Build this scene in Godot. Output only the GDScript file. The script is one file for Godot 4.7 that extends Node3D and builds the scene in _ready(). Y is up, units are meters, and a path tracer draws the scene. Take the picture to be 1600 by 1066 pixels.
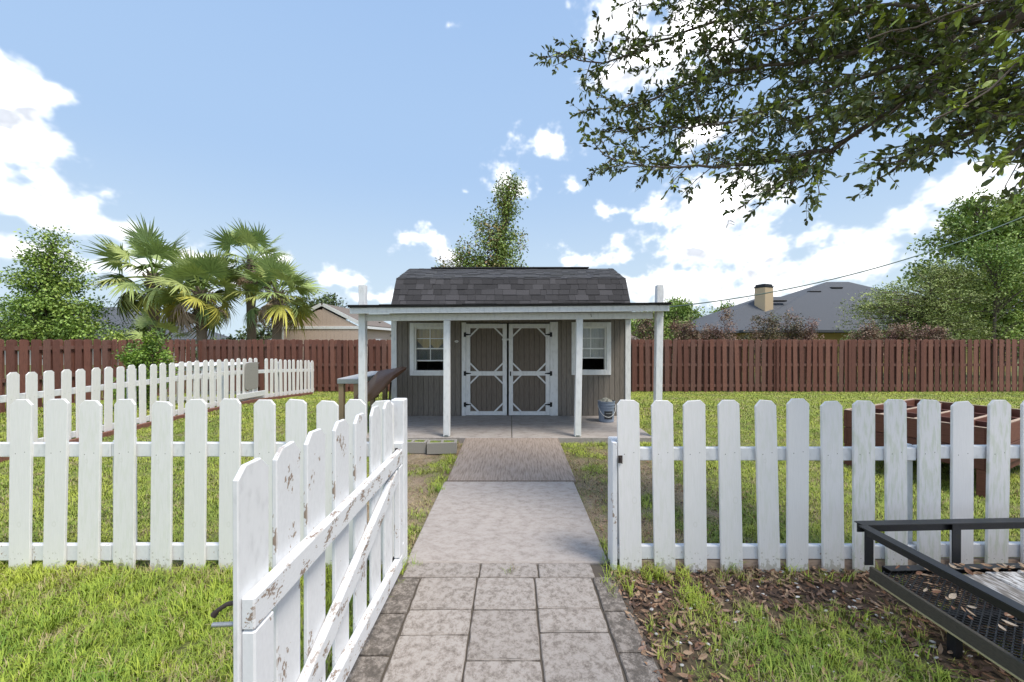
extends Node3D

const FOCAL := 622.0
const EYE := 1.5
var M := {}
var rng := RandomNumberGenerator.new()
var taken := {}
var patch := FastNoiseLite.new()
var fine := FastNoiseLite.new()

# ---------------------------------------------------------------- helpers
class Geo:
	var v := PackedVector3Array()
	var n := PackedVector3Array()
	var uv := PackedVector2Array()
	var c := PackedColorArray()
	var tint := Color(1, 1, 1)
	var xf := Transform3D.IDENTITY

	func tri3(a: Vector3, b: Vector3, d: Vector3, na: Vector3, nb: Vector3, nd: Vector3, ua := Vector2.ZERO, ub := Vector2.ZERO, ud := Vector2.ZERO):
		a = xf * a; b = xf * b; d = xf * d
		na = xf.basis * na; nb = xf.basis * nb; nd = xf.basis * nd
		if (b - a).cross(d - a).dot(na + nb + nd) > 0.0:
			v.append_array(PackedVector3Array([a, d, b])); n.append_array(PackedVector3Array([na, nd, nb])); uv.append_array(PackedVector2Array([ua, ud, ub]))
		else:
			v.append_array(PackedVector3Array([a, b, d])); n.append_array(PackedVector3Array([na, nb, nd])); uv.append_array(PackedVector2Array([ua, ub, ud]))
		c.append_array(PackedColorArray([tint, tint, tint]))

	func tri(a: Vector3, b: Vector3, d: Vector3, out := Vector3.ZERO, ua := Vector2.ZERO, ub := Vector2.ZERO, ud := Vector2.ZERO):
		var m := (b - a).cross(d - a).normalized()
		if out != Vector3.ZERO and m.dot(out) < 0.0:
			m = -m
		tri3(a, b, d, m, m, m, ua, ub, ud)

	func quad(a: Vector3, b: Vector3, d: Vector3, e: Vector3, out := Vector3.ZERO, ua := Vector2(0, 0), ub := Vector2(1, 0), ud := Vector2(1, 1), ue := Vector2(0, 1)):
		tri(a, b, d, out, ua, ub, ud)
		tri(a, d, e, out, ua, ud, ue)

	# chamfered box
	func box(at: Vector3, size: Vector3, bevel := 0.0, basis := Basis.IDENTITY):
		var keep := xf
		xf = xf * Transform3D(basis, at)
		var h := size / 2.0
		var b: float = min(bevel, min(h.x, min(h.y, h.z)) * 0.6)
		var axes := [Vector3.RIGHT, Vector3.UP, Vector3.BACK]
		for i in 3:
			var w: Vector3 = axes[i]
			var p: Vector3 = axes[(i + 1) % 3]
			var q: Vector3 = axes[(i + 2) % 3]
			for s in [-1.0, 1.0]:
				var o: Vector3 = w * s * h[i]
				var pu: Vector3 = p * (h[(i + 1) % 3] - b)
				var qu: Vector3 = q * (h[(i + 2) % 3] - b)
				quad(o - pu - qu, o + pu - qu, o + pu + qu, o - pu + qu, w * s)
			if b > 0.0:
				for s in [-1.0, 1.0]:
					for t in [-1.0, 1.0]:
						var l: Vector3 = w * (h[i] - b)
						var p1: Vector3 = p * s * h[(i + 1) % 3] + q * t * (h[(i + 2) % 3] - b)
						var p2: Vector3 = p * s * (h[(i + 1) % 3] - b) + q * t * h[(i + 2) % 3]
						quad(p1 - l, p1 + l, p2 + l, p2 - l, p * s + q * t)
		if b > 0.0:
			for sx in [-1.0, 1.0]:
				for sy in [-1.0, 1.0]:
					for sz in [-1.0, 1.0]:
						var s := Vector3(sx, sy, sz)
						tri(Vector3(h.x, h.y - b, h.z - b) * s, Vector3(h.x - b, h.y, h.z - b) * s, Vector3(h.x - b, h.y - b, h.z) * s, s)
		xf = keep

	# a beam of rectangular section from a to b; side is roughly the direction of its width
	func bar(a: Vector3, b: Vector3, wide: float, thick: float, side: Vector3, bevel := 0.0):
		var l := (b - a)
		var y := l.normalized()
		var z := side.cross(y).normalized()
		var x := y.cross(z).normalized()
		box((a + b) / 2.0, Vector3(wide, l.length(), thick), bevel, Basis(x, y, z))

	# polygon in XY (counter-clockwise, convex) extruded along z
	func prism(poly: PackedVector2Array, depth: float, bevel := 0.0):
		var k := poly.size()
		var inner := PackedVector2Array()
		var lo := poly[0]
		var hi := poly[0]
		for i in k:
			lo = lo.min(poly[i]); hi = hi.max(poly[i])
			var e1 := (poly[i] - poly[(i + k - 1) % k]).normalized()
			var e2 := (poly[(i + 1) % k] - poly[i]).normalized()
			var n1 := Vector2(-e1.y, e1.x)
			var n2 := Vector2(-e2.y, e2.x)
			inner.append(poly[i] + (n1 + n2) / max(0.3, 1.0 + n1.dot(n2)) * bevel)
		var span := hi - lo
		var h := depth / 2.0
		for s in [-1.0, 1.0]:
			var out := Vector3(0, 0, s)
			for i in range(1, k - 1):
				var t := [inner[0], inner[i], inner[i + 1]]
				tri(Vector3(t[0].x, t[0].y, h * s), Vector3(t[1].x, t[1].y, h * s), Vector3(t[2].x, t[2].y, h * s), out, (t[0] - lo) / span, (t[1] - lo) / span, (t[2] - lo) / span)
			if bevel > 0.0:
				for i in k:
					var j := (i + 1) % k
					var e := (poly[j] - poly[i]).normalized()
					quad(Vector3(poly[i].x, poly[i].y, (h - bevel) * s), Vector3(poly[j].x, poly[j].y, (h - bevel) * s), Vector3(inner[j].x, inner[j].y, h * s), Vector3(inner[i].x, inner[i].y, h * s), Vector3(e.y, -e.x, s), (poly[i] - lo) / span, (poly[j] - lo) / span, (inner[j] - lo) / span, (inner[i] - lo) / span)
		for i in k:
			var j := (i + 1) % k
			var e := (poly[j] - poly[i]).normalized()
			var hb := h - bevel
			quad(Vector3(poly[i].x, poly[i].y, -hb), Vector3(poly[j].x, poly[j].y, -hb), Vector3(poly[j].x, poly[j].y, hb), Vector3(poly[i].x, poly[i].y, hb), Vector3(e.y, -e.x, 0), (poly[i] - lo) / span, (poly[j] - lo) / span, (poly[j] - lo) / span, (poly[i] - lo) / span)

	func tube(points: Array, radii: Array, sides := 7, capped := true):
		var rings := []
		var side := Vector3.ZERO
		for i in points.size():
			var dir: Vector3 = (points[min(i + 1, points.size() - 1)] - points[max(i - 1, 0)]).normalized()
			if side == Vector3.ZERO:
				side = dir.cross(Vector3.UP if abs(dir.y) < 0.9 else Vector3.RIGHT).normalized()
			side = (side - dir * side.dot(dir)).normalized()
			var other := dir.cross(side)
			var ring := []
			for k in sides:
				var a := TAU * k / sides
				ring.append(side * cos(a) + other * sin(a))
			rings.append(ring)
		for i in points.size() - 1:
			for k in sides:
				var l := (k + 1) % sides
				var p00: Vector3 = points[i] + rings[i][k] * radii[i]
				var p01: Vector3 = points[i] + rings[i][l] * radii[i]
				var p10: Vector3 = points[i + 1] + rings[i + 1][k] * radii[i + 1]
				var p11: Vector3 = points[i + 1] + rings[i + 1][l] * radii[i + 1]
				tri3(p00, p01, p11, rings[i][k], rings[i][l], rings[i + 1][l])
				tri3(p00, p11, p10, rings[i][k], rings[i + 1][l], rings[i + 1][k])
		if capped:
			for e in [0, points.size() - 1]:
				var out: Vector3 = (points[0] - points[1]) if e == 0 else (points[e] - points[e - 1])
				for k in sides:
					tri(points[e], points[e] + rings[e][k] * radii[e], points[e] + rings[e][(k + 1) % sides] * radii[e], out)

	# profile: [radius, height] pairs from the bottom up
	func lathe(profile: Array, sides := 20):
		for i in profile.size() - 1:
			var a: Vector2 = profile[i]
			var b: Vector2 = profile[i + 1]
			var m := Vector2(b.y - a.y, a.x - b.x).normalized()
			for k in sides:
				var t0 := TAU * k / sides
				var t1 := TAU * (k + 1) / sides
				var d0 := Vector3(cos(t0), 0, sin(t0))
				var d1 := Vector3(cos(t1), 0, sin(t1))
				var n0 := d0 * m.x + Vector3.UP * m.y
				var n1 := d1 * m.x + Vector3.UP * m.y
				if a.x > 0.0:
					tri3(d0 * a.x + Vector3.UP * a.y, d1 * a.x + Vector3.UP * a.y, d1 * b.x + Vector3.UP * b.y, n0, n1, n1)
				if b.x > 0.0:
					tri3(d0 * a.x + Vector3.UP * a.y, d1 * b.x + Vector3.UP * b.y, d0 * b.x + Vector3.UP * b.y, n0, n1, n0)

	func mesh(m: Material) -> ArrayMesh:
		var arrays := []
		arrays.resize(Mesh.ARRAY_MAX)
		arrays[Mesh.ARRAY_VERTEX] = v
		arrays[Mesh.ARRAY_NORMAL] = n
		arrays[Mesh.ARRAY_TEX_UV] = uv
		arrays[Mesh.ARRAY_COLOR] = c
		var out := ArrayMesh.new()
		out.add_surface_from_arrays(Mesh.PRIMITIVE_TRIANGLES, arrays)
		out.surface_set_material(0, m)
		return out


func P(px: float, py: float, d: float) -> Vector3:
	return Vector3((px - 800.0) * d / FOCAL, EYE - (py - 531.0) * d / FOCAL, -d)


func numbered(called: String) -> String:
	var k: int = taken.get(called, 0)
	taken[called] = k + 1
	return called if k == 0 else "%s_%03d" % [called, k]


func tag(o: Node, label: String, category: String, group := "", kind := ""):
	if label: o.set_meta("label", label)
	if category: o.set_meta("category", category)
	if group: o.set_meta("group", group)
	if kind: o.set_meta("kind", kind)


func thing(called: String, label: String, category: String, at := Vector3.ZERO, turn := 0.0, group := "") -> Node3D:
	var o := Node3D.new()
	o.name = numbered(called)
	add_child(o)
	o.position = at
	o.rotation.y = turn
	tag(o, label, category, group)
	return o


func put(called: String, mesh: Mesh, parent: Node, at := Vector3.ZERO, basis := Basis.IDENTITY) -> MeshInstance3D:
	var o := MeshInstance3D.new()
	o.mesh = mesh
	o.transform = Transform3D(basis, at)
	if parent == self:
		o.name = numbered(called)
		add_child(o)
	else:
		o.name = called
		parent.add_child(o, true)
	return o


func part(called: String, g: Geo, m: Material, parent: Node, at := Vector3.ZERO, basis := Basis.IDENTITY) -> MeshInstance3D:
	return put(called, g.mesh(m), parent, at, basis)


func structure(called: String, g: Geo, m: Material) -> MeshInstance3D:
	var o := part(called, g, m, self)
	o.set_meta("kind", "structure")
	return o


func boxg(size: Vector3, bevel := 0.004) -> Geo:
	var g := Geo.new()
	g.box(Vector3.ZERO, size, bevel)
	return g


func boxpart(called: String, lo: Vector3, hi: Vector3, m: Material, parent: Node, bevel := 0.004) -> MeshInstance3D:
	return part(called, boxg(hi - lo, bevel), m, parent, (lo + hi) / 2.0)


func copies(called: String, mesh: Mesh, places: Array, colors: Array, parent: Node) -> MultiMeshInstance3D:
	var mm := MultiMesh.new()
	mm.transform_format = MultiMesh.TRANSFORM_3D
	mm.use_colors = true
	mm.mesh = mesh
	mm.instance_count = places.size()
	for i in places.size():
		mm.set_instance_transform(i, places[i])
		mm.set_instance_color(i, colors[i])
	var o := MultiMeshInstance3D.new()
	o.multimesh = mm
	if parent == self:
		o.name = numbered(called)
		add_child(o)
	else:
		o.name = called
		parent.add_child(o, true)
	o.set_meta("kind", "stuff")
	return o


func srgb(r: float, g: float, b: float) -> Color:
	return Color(r, g, b).linear_to_srgb()


func mat(color: Color, rough := 0.8, tex: Texture2D = null, scale := Vector3.ONE, world := true) -> StandardMaterial3D:
	var m := StandardMaterial3D.new()
	m.albedo_color = color.linear_to_srgb()
	m.roughness = rough
	if tex:
		m.albedo_texture = tex
		m.uv1_triplanar = true
		m.uv1_world_triplanar = world
		m.uv1_scale = scale
	return m


func bump(m: StandardMaterial3D, tex: Texture2D, cm: float):
	m.heightmap_enabled = true
	m.heightmap_texture = tex
	m.heightmap_scale = cm


# seamless noise coloured by a ramp of [position, linear grey or colour]
func ntex(size: int, freq: float, octaves: int, seed_: int, ramp: Array, gain := 0.5) -> ImageTexture:
	var f := FastNoiseLite.new()
	f.noise_type = FastNoiseLite.TYPE_SIMPLEX_SMOOTH
	f.fractal_gain = gain
	f.seed = seed_
	f.frequency = freq
	f.fractal_octaves = octaves
	f.fractal_type = FastNoiseLite.FRACTAL_FBM
	var im := f.get_seamless_image(size, size)
	im.convert(Image.FORMAT_L8)
	var raw := im.get_data()
	var lut := []
	for i in 256:
		var t := i / 255.0
		var c0: Color = ramp[0][1]
		for k in ramp.size() - 1:
			var a = ramp[k]
			var b = ramp[k + 1]
			if t >= a[0]:
				c0 = a[1].lerp(b[1], clampf((t - a[0]) / max(1e-5, b[0] - a[0]), 0, 1))
		c0 = c0.linear_to_srgb()
		lut.append([int(clampf(c0.r, 0, 1) * 255.0 + 0.5), int(clampf(c0.g, 0, 1) * 255.0 + 0.5), int(clampf(c0.b, 0, 1) * 255.0 + 0.5)])
	var out := PackedByteArray()
	out.resize(raw.size() * 3)
	for i in raw.size():
		var l = lut[raw[i]]
		out[i * 3] = l[0]; out[i * 3 + 1] = l[1]; out[i * 3 + 2] = l[2]
	return ImageTexture.create_from_image(Image.create_from_data(size, size, false, Image.FORMAT_RGB8, out))


# paint that has come off in clusters of small chips
func chips(seed_: int, level: float, wood: Color) -> ImageTexture:
	var size := 1024
	var layers := []
	for k in 2:
		var f := FastNoiseLite.new()
		f.seed = seed_ + k
		f.noise_type = FastNoiseLite.TYPE_SIMPLEX_SMOOTH
		f.frequency = [0.006, 0.040][k]
		f.fractal_octaves = [2, 6][k]
		f.fractal_gain = 0.6
		var im := f.get_seamless_image(size, size)
		im.convert(Image.FORMAT_L8)
		layers.append(im.get_data())
	var coarse: PackedByteArray = layers[0]
	var small: PackedByteArray = layers[1]
	var out := PackedByteArray()
	out.resize(size * size * 3)
	for i in size * size:
		var e := coarse[i] / 255.0 * 0.62 + small[i] / 255.0 * 0.50 - level
		var col := Color(0.73, 0.735, 0.75) * (0.93 + 0.10 * small[i] / 255.0)
		if e > 0.0:
			col = Color(0.62, 0.61, 0.58).lerp(wood * (0.6 + 0.9 * small[i] / 255.0), smoothstep(0.0, 0.012, e))
		col = col.linear_to_srgb()
		out[i * 3] = int(col.r * 255.0); out[i * 3 + 1] = int(col.g * 255.0); out[i * 3 + 2] = int(col.b * 255.0)
	return ImageTexture.create_from_image(Image.create_from_data(size, size, false, Image.FORMAT_RGB8, out))


func grey(a: float) -> Color:
	return Color(a, a, a)


# ---------------------------------------------------------------- camera, sky, sun
func make_camera_and_light():
	var cam := Camera3D.new()
	cam.name = "camera"
	cam.position = Vector3(0, EYE, 0)
	cam.rotation.x = -0.0032
	cam.fov = rad_to_deg(2.0 * atan(533.0 / FOCAL))
	cam.near = 0.05
	cam.far = 600.0
	add_child(cam)
	cam.current = true

	var sun := DirectionalLight3D.new()
	sun.name = "sun"
	sun.light_energy = 0.65
	sun.light_angular_distance = 20.0
	sun.light_color = Color(1.0, 0.965, 0.91)
	sun.shadow_enabled = true
	add_child(sun)
	sun.look_at_from_position(Vector3.ZERO, -Vector3(0.36, 0.87, 0.30), Vector3.UP)

	var env := Environment.new()
	env.background_mode = Environment.BG_SKY
	env.tonemap_mode = Environment.TONE_MAPPER_LINEAR
	env.tonemap_exposure = 2.1
	env.background_energy_multiplier = 0.74
	env.sdfgi_enabled = true
	env.ssao_enabled = true
	env.ssil_enabled = true
	var sky := Sky.new()
	sky.sky_material = make_sky()
	env.sky = sky
	var w := WorldEnvironment.new()
	w.name = "world_environment"
	w.environment = env
	add_child(w)


func make_sky() -> PanoramaSkyMaterial:
	var W := 3072
	var H := 1536
	var im := Image.create(W, H, false, Image.FORMAT_RGBF)
	var zenith := Color(0.173, 0.290, 0.525)
	var middle := Color(0.276, 0.397, 0.580)
	var low := Color(0.435, 0.532, 0.608)
	for y in H:
		var el := 90.0 - (y + 0.5) / H * 180.0
		var col := low
		if el > 0.0:
			col = low.lerp(middle, smoothstep(0.0, 24.0, el)).lerp(zenith, smoothstep(18.0, 75.0, el))
		else:
			col = Color(0.35, 0.36, 0.30)
		im.fill_rect(Rect2i(0, y, W, 1), col)
	# clouds: azimuth, elevation and their half widths in degrees
	var blobs := [[-51.8,20.8,3.3,3.5], [-50.0,20.7,1.5,2.3], [-51.4,17.6,2.5,2.0], [-52.5,13.3,3.8,3.2], [-49.6,12.1,3.9,2.4], [-46.3,10.9,2.9,1.4], [-54.1,17.3,2.8,5.4], [4.4,26.1,4.6,2.0], [-0.5,21.2,3.3,2.1], [-14.8,13.2,1.4,1.5], [-10.9,13.7,2.8,1.9], [-9.1,11.7,2.7,1.7], [7.7,11.3,2.7,1.9], [13.6,11.2,3.0,1.7], [14.9,13.0,0.9,0.8], [9.0,20.6,1.3,1.0], [-6.6,20.2,0.9,0.6], [27.2,16.0,8.7,4.2], [23.9,12.9,6.2,2.8], [30.1,10.7,5.2,3.8], [24.2,7.6,6.9,3.0], [30.1,6.0,6.2,2.0], [19.5,6.6,4.1,2.2], [33.7,11.0,2.2,1.0], [27.9,18.2,5.0,2.2], [20.3,5.3,3.2,1.4], [14.4,38.2,5.2,2.5], [17.8,34.0,5.8,2.7], [13.6,33.3,2.8,1.9], [24.2,34.6,6.9,4.6], [25.0,25.1,4.5,2.1], [39.6,9.1,4.1,2.1], [38.8,7.6,4.5,1.4], [41.5,10.0,1.6,1.1], [45.4,12.2,2.3,2.0], [47.6,13.5,2.5,2.0], [50.7,13.2,3.3,2.2], [48.4,14.4,1.0,0.9], [13.1,17.1,0.8,1.1], [14.9,17.2,1.9,0.5], [-23.5,8.1,3.5,1.0], [-18.7,5.7,4.1,0.9], [-38.8,9.3,3.4,1.5], [-30.7,10.1,2.4,1.1], [-42.0,6.9,3.1,1.3], [-47.6,7.5,2.5,1.5], [-51.4,7.8,1.8,1.1], [-34.0,6.9,3.8,1.4], [36.5,6.0,3.6,1.5], [-9.1,37.9,1.3,0.5]]
	var r := RandomNumberGenerator.new()
	r.seed = 5
	for k in 60:
		var az := r.randf_range(60.0, 300.0)
		var el := 4.0 + 60.0 * pow(r.randf(), 1.3)
		var size := r.randf_range(2.5, 6.5)
		for j in 4:
			blobs.append([az + r.randf_range(-1, 1) * size * 1.3, el + r.randf_range(-0.4, 0.6) * size * 0.6, size * r.randf_range(0.5, 1.0), size * r.randf_range(0.3, 0.55)])
	var dens := PackedFloat32Array()
	dens.resize(W * H / 2)
	dens.fill(-1.0)
	for b in blobs:
		var pk := clampf(0.32 + 0.16 * b[3], 0.40, 1.0)
		var ax: float = b[2] * 2.0
		var ay: float = b[3] * 2.0
		var y0 := int(clampf((90.0 - b[1] - ay) / 180.0 * H, 0, H / 2 - 1))
		var y1 := int(clampf((90.0 - b[1] + ay) / 180.0 * H, 0, H / 2 - 1))
		var x0 := int(floor((b[0] - ax) / 360.0 * W))
		var x1 := int(floor((b[0] + ax) / 360.0 * W))
		for y in range(y0, y1 + 1):
			var ey: float = (90.0 - (y + 0.5) / H * 180.0 - b[1]) / b[3]
			if ey < 0.0: ey *= 1.25
			for x in range(x0, x1 + 1):
				var ex: float = ((x + 0.5) / W * 360.0 - b[0]) / b[2]
				var d := pk * (1.0 - sqrt(ex * ex + ey * ey))
				var at := y * W + posmod(x, W)
				# joined smoothly, so that neighbouring puffs swell into one another
				var a := dens[at]
				dens[at] = maxf(a, d) + 0.12 * maxf(0.0, 1.0 - absf(a - d) / 0.5)
	var f1 := FastNoiseLite.new()
	f1.seed = 3; f1.frequency = 11.0; f1.fractal_octaves = 6; f1.fractal_gain = 0.60
	var f2 := FastNoiseLite.new()
	f2.seed = 8; f2.frequency = 5.0; f2.fractal_octaves = 4
	for y in H / 2:
		var el := deg_to_rad(90.0 - (y + 0.5) / H * 180.0)
		for x in W:
			var d := dens[y * W + x]
			if d < -0.75: continue
			var az := (x + 0.5) / W * TAU
			var p := Vector3(cos(el) * sin(az), sin(el) * 1.3, -cos(el) * cos(az))
			var puff := 1.0 - 2.0 * absf(f2.get_noise_3dv(p * 2.2))
			var e := d + 0.95 * f1.get_noise_3dv(p) + 0.16 * puff - 0.08
			var a := smoothstep(-0.20, 0.60, e)
			if a <= 0.0: continue
			a = a * a * (3.0 - 2.0 * a)
			# the deep parts and the bases are greyer than the crowns
			var up := dens[max(0, y - 16) * W + x]
			var shade := clampf((up - d) * 0.9 + 1.1 * f2.get_noise_3dv(p * 1.7 + Vector3(0, 0.05, 0)) + 0.08 * puff - 0.02, 0.0, 0.36) * smoothstep(0.1, 0.7, e)
			var cloud := (Color(0.98, 0.98, 0.99) * (1.0 + 3.2 * smoothstep(0.42, 1.0, e))).lerp(Color(0.46, 0.49, 0.55), clampf(shade * 2.75, 0.0, 0.97))
			im.set_pixel(x, y, im.get_pixel(x, y).lerp(cloud, a * 0.97))
	var m := PanoramaSkyMaterial.new()
	m.panorama = ImageTexture.create_from_image(im)
	return m


# ---------------------------------------------------------------- materials
func picket_texture(seed_: int, grime: Color, amount: float, algae: float) -> ImageTexture:
	var w := 128
	var h := 768
	var im := Image.create(w, h, false, Image.FORMAT_RGB8)
	var a := FastNoiseLite.new()
	a.seed = seed_; a.frequency = 1.0; a.fractal_octaves = 3
	var b := FastNoiseLite.new()
	b.seed = seed_ + 9; b.frequency = 1.0; b.fractal_octaves = 5; b.fractal_gain = 0.62
	var r := RandomNumberGenerator.new()
	r.seed = seed_
	var knots := []
	for k in r.randi_range(0, 1):
		knots.append(Vector3(r.randf_range(0.25, 0.75) * 0.14, r.randf_range(0.2, 0.9) * 1.1, r.randf_range(0.008, 0.015)))
	var nails := [Vector2(0.04, 0.77), Vector2(0.1, 0.78), Vector2(0.045, 0.095), Vector2(0.095, 0.09)]
	for y in h:
		for x in w:
			var m := Vector2((x + 0.5) / w * 0.14, (y + 0.5) / h * 1.12)
			var grain := a.get_noise_2d(m.x * 190.0, m.y * 5.0) * 0.6 + a.get_noise_2d(m.x * 420.0, m.y * 16.0 + 40.0) * 0.4
			var col := Color(0.80, 0.785, 0.775) * (1.0 + 0.085 * grain)
			var blot := b.get_noise_2d(m.x * 26.0, m.y * 16.0)
			# splashed dirt and mildew near the ground, in blotches
			var edge: float = 0.62 - amount * 1.05 * exp(-m.y * 11.0)
			col = col.lerp(grime, 0.62 * smoothstep(edge, edge + 0.25, blot))
			var fleck := b.get_noise_2d(m.x * 210.0 + 70.0, m.y * 60.0)
			col = col.lerp(Color(0.30, 0.27, 0.22), 0.5 * smoothstep(0.66, 0.72, fleck))
			if algae > 0.0:
				col = col.lerp(Color(0.55, 0.60, 0.44), algae * smoothstep(-0.25, 0.5, b.get_noise_2d(m.x * 30.0 + 11.0, m.y * 5.0 + 7.0)))
			for q in knots:
				var e := Vector2((m.x - q.x), (m.y - q.y) * 0.7).length()
				col = col.lerp(Color(0.66, 0.65, 0.60), 0.4 * (1.0 - smoothstep(0.0, 0.006, absf(e - q.z + 0.003 * b.get_noise_2d(m.x * 300.0, m.y * 300.0)))))
			for q in nails:
				if m.distance_to(q) < 0.0026:
					col = Color(0.16, 0.14, 0.13)
			im.set_pixel(x, h - 1 - y, col.linear_to_srgb())
	im.flip_y()
	return ImageTexture.create_from_image(im)


func make_materials():
	var fleck := ntex(512, 0.02, 5, 11, [[0.0, grey(0.80)], [0.45, grey(0.95)], [1.0, grey(1.0)]])
	var coarse := ntex(512, 0.008, 5, 21, [[0.0, grey(0.62)], [0.5, grey(0.88)], [1.0, grey(1.0)]])
	var grainy := ntex(512, 0.09, 4, 31, [[0.0, grey(0.55)], [0.5, grey(0.86)], [1.0, grey(1.0)]])
	var streak := ntex(512, 0.03, 4, 41, [[0.0, grey(0.50)], [0.5, grey(0.86)], [1.0, grey(1.0)]])
	var grit := ntex(512, 0.22, 3, 51, [[0.0, grey(0.0)], [1.0, grey(1.0)]])
	M.grit = grit
	M.grainy = grainy
	for k in 4:
		var m := StandardMaterial3D.new()
		m.roughness = 0.62
		m.albedo_texture = picket_texture(100 + k * 7, Color(0.36, 0.33, 0.25), 0.80 + 0.15 * k, 0.06 * k)
		M["picket%d" % k] = m
	for k in 2:
		var m := StandardMaterial3D.new()
		m.roughness = 0.66
		m.albedo_texture = picket_texture(300 + k * 5, Color(0.42, 0.45, 0.30), 0.8, 0.55)
		M["mossy%d" % k] = m
	M.white = mat(Color(0.75, 0.755, 0.765), 0.6, fleck, Vector3(2.2, 1.1, 2.2))
	M.trim = mat(Color(0.80, 0.81, 0.82), 0.55, fleck, Vector3(1.3, 0.6, 1.3))
	M.vinyl = mat(Color(0.80, 0.81, 0.80), 0.4)
	# flaking paint: white with bare wood where it has come off
	var wood := Color(0.25, 0.19, 0.15)
	M.flaked = mat(Color(1, 1, 1), 0.66, chips(61, 0.715, wood), Vector3(2.0, 2.0, 1.1))
	M.chipped = mat(Color(1, 1, 1), 0.66, chips(67, 0.80, wood), Vector3(1.3, 0.7, 1.3))
	M.board = []
	for k in 4:
		var tone: Color = [Color(0.205, 0.082, 0.058), Color(0.165, 0.066, 0.048), Color(0.245, 0.108, 0.078), Color(0.190, 0.092, 0.072)][k]
		M.board.append(mat(tone, 0.85, streak, Vector3(3.4 + k, 0.35, 3.4)))
	M.bed = [mat(Color(0.15, 0.052, 0.034), 0.7, streak, Vector3(0.6, 3.0, 0.6)), mat(Color(0.19, 0.068, 0.044), 0.7, streak, Vector3(0.6, 3.4, 0.6))]
	M.raw_edge = mat(Color(0.50, 0.37, 0.28), 0.85, streak, Vector3(1, 3, 1))
	M.soil = mat(Color(0.035, 0.027, 0.022), 0.95, grainy, Vector3(2, 2, 2))
	M.siding = []
	for k in 3:
		M.siding.append(mat(Color(0.235, 0.205, 0.176) * [0.93, 1.0, 1.07][k], 0.78, streak, Vector3(4.0, 0.35, 4.0)))
	M.doorwood = mat(Color(0.195, 0.160, 0.130), 0.78, streak, Vector3(4.0, 0.35, 4.0))
	M.shingle = []
	for k in 5:
		var t: float = [0.036, 0.048, 0.058, 0.072, 0.042][k]
		var m := mat(Color(t * 1.04, t * 0.99, t * 1.06), 0.95, grainy, Vector3(5, 5, 5))
		bump(m, grit, 0.25)
		M.shingle.append(m)
	M.roofing = mat(Color(0.055, 0.055, 0.058), 0.95, grainy, Vector3(2, 2, 2))
	M.black_iron = mat(Color(0.012, 0.012, 0.014), 0.45, fleck, Vector3(3, 3, 3))
	M.black_iron.metallic = 0.3
	M.trailer_steel = mat(Color(0.030, 0.031, 0.035), 0.42, ntex(512, 0.03, 5, 71, [[0.0, Color(2.2, 1.1, 0.7)], [0.28, Color(1.6, 1.0, 0.8)], [0.38, grey(1.0)], [0.62, grey(0.8)], [0.75, grey(1.5)], [1.0, grey(1.8)]]), Vector3(1.5, 1.5, 1.5))
	M.trailer_steel.metallic = 0.35
	M.galvanised = mat(Color(0.42, 0.44, 0.46), 0.4, grainy, Vector3(3, 3, 3))
	M.galvanised.metallic = 0.6
	M.rust = mat(Color(0.05, 0.035, 0.03), 0.7, grainy, Vector3(6, 6, 6))
	# concrete
	var slabtex := ntex(1024, 0.010, 7, 81, [[0.0, Color(0.52, 0.49, 0.47)], [0.34, Color(0.80, 0.78, 0.765)], [0.5, Color(0.92, 0.91, 0.905)], [0.68, Color(1, 1, 1)], [1.0, Color(1, 1, 1)]], 0.82)
	M.slab = mat(Color(0.400, 0.358, 0.328), 0.9, slabtex, Vector3(0.7, 0.7, 1.1))
	bump(M.slab, grit, 0.15)
	var ramptex := ntex(512, 0.05, 5, 83, [[0.0, Color(0.42, 0.36, 0.31)], [0.40, Color(0.78, 0.73, 0.68)], [0.6, Color(0.95, 0.92, 0.89)], [1.0, Color(1, 1, 1)]], 0.7)
	M.ramp = mat(Color(0.345, 0.295, 0.262), 0.92, ramptex, Vector3(1.5, 1.0, 0.13))
	bump(M.ramp, ramptex, 0.4)
	M.porch_floor = mat(Color(0.36, 0.33, 0.31), 0.85, slabtex, Vector3(0.35, 0.35, 0.6))
	var pavetex := ntex(1024, 0.014, 7, 87, [[0.0, Color(0.28, 0.26, 0.24)], [0.30, Color(0.56, 0.535, 0.51)], [0.47, Color(0.82, 0.80, 0.78)], [0.62, Color(1, 1, 1)], [1.0, Color(1.0, 1.0, 1.0)]], 0.84)
	M.paver = []
	for k in 3:
		var m := mat(Color(0.375, 0.338, 0.310) * [0.93, 1.0, 1.07][k], 0.92, pavetex, Vector3(1.0, 1.0, 1.0))
		bump(m, grit, 0.35)
		M.paver.append(m)
	var darktex := ntex(1024, 0.012, 7, 91, [[0.0, Color(0.26, 0.245, 0.23)], [0.38, Color(0.42, 0.40, 0.375)], [0.53, Color(0.62, 0.59, 0.56)], [0.68, Color(1, 0.97, 0.94)], [1.0, Color(1, 1, 1)]], 0.82)
	M.dark_paver = mat(Color(0.30, 0.272, 0.250), 0.95, darktex, Vector3(1.1, 1.1, 1.1))
	bump(M.dark_paver, grit, 0.4)
	M.joint = mat(Color(0.115, 0.095, 0.075), 0.97, grainy, Vector3(3, 3, 3))
	M.block = mat(Color(0.36, 0.335, 0.30), 0.95, grainy, Vector3(3, 3, 3))
	# plants
	M.leaf = mat(Color(1, 1, 1), 0.55)
	M.leaf.vertex_color_use_as_albedo = true
	M.leaf.backlight = Color(0.9, 0.9, 0.6)
	M.oak_leaf = mat(Color(1, 1, 1), 0.42)
	M.oak_leaf.vertex_color_use_as_albedo = true
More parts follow.
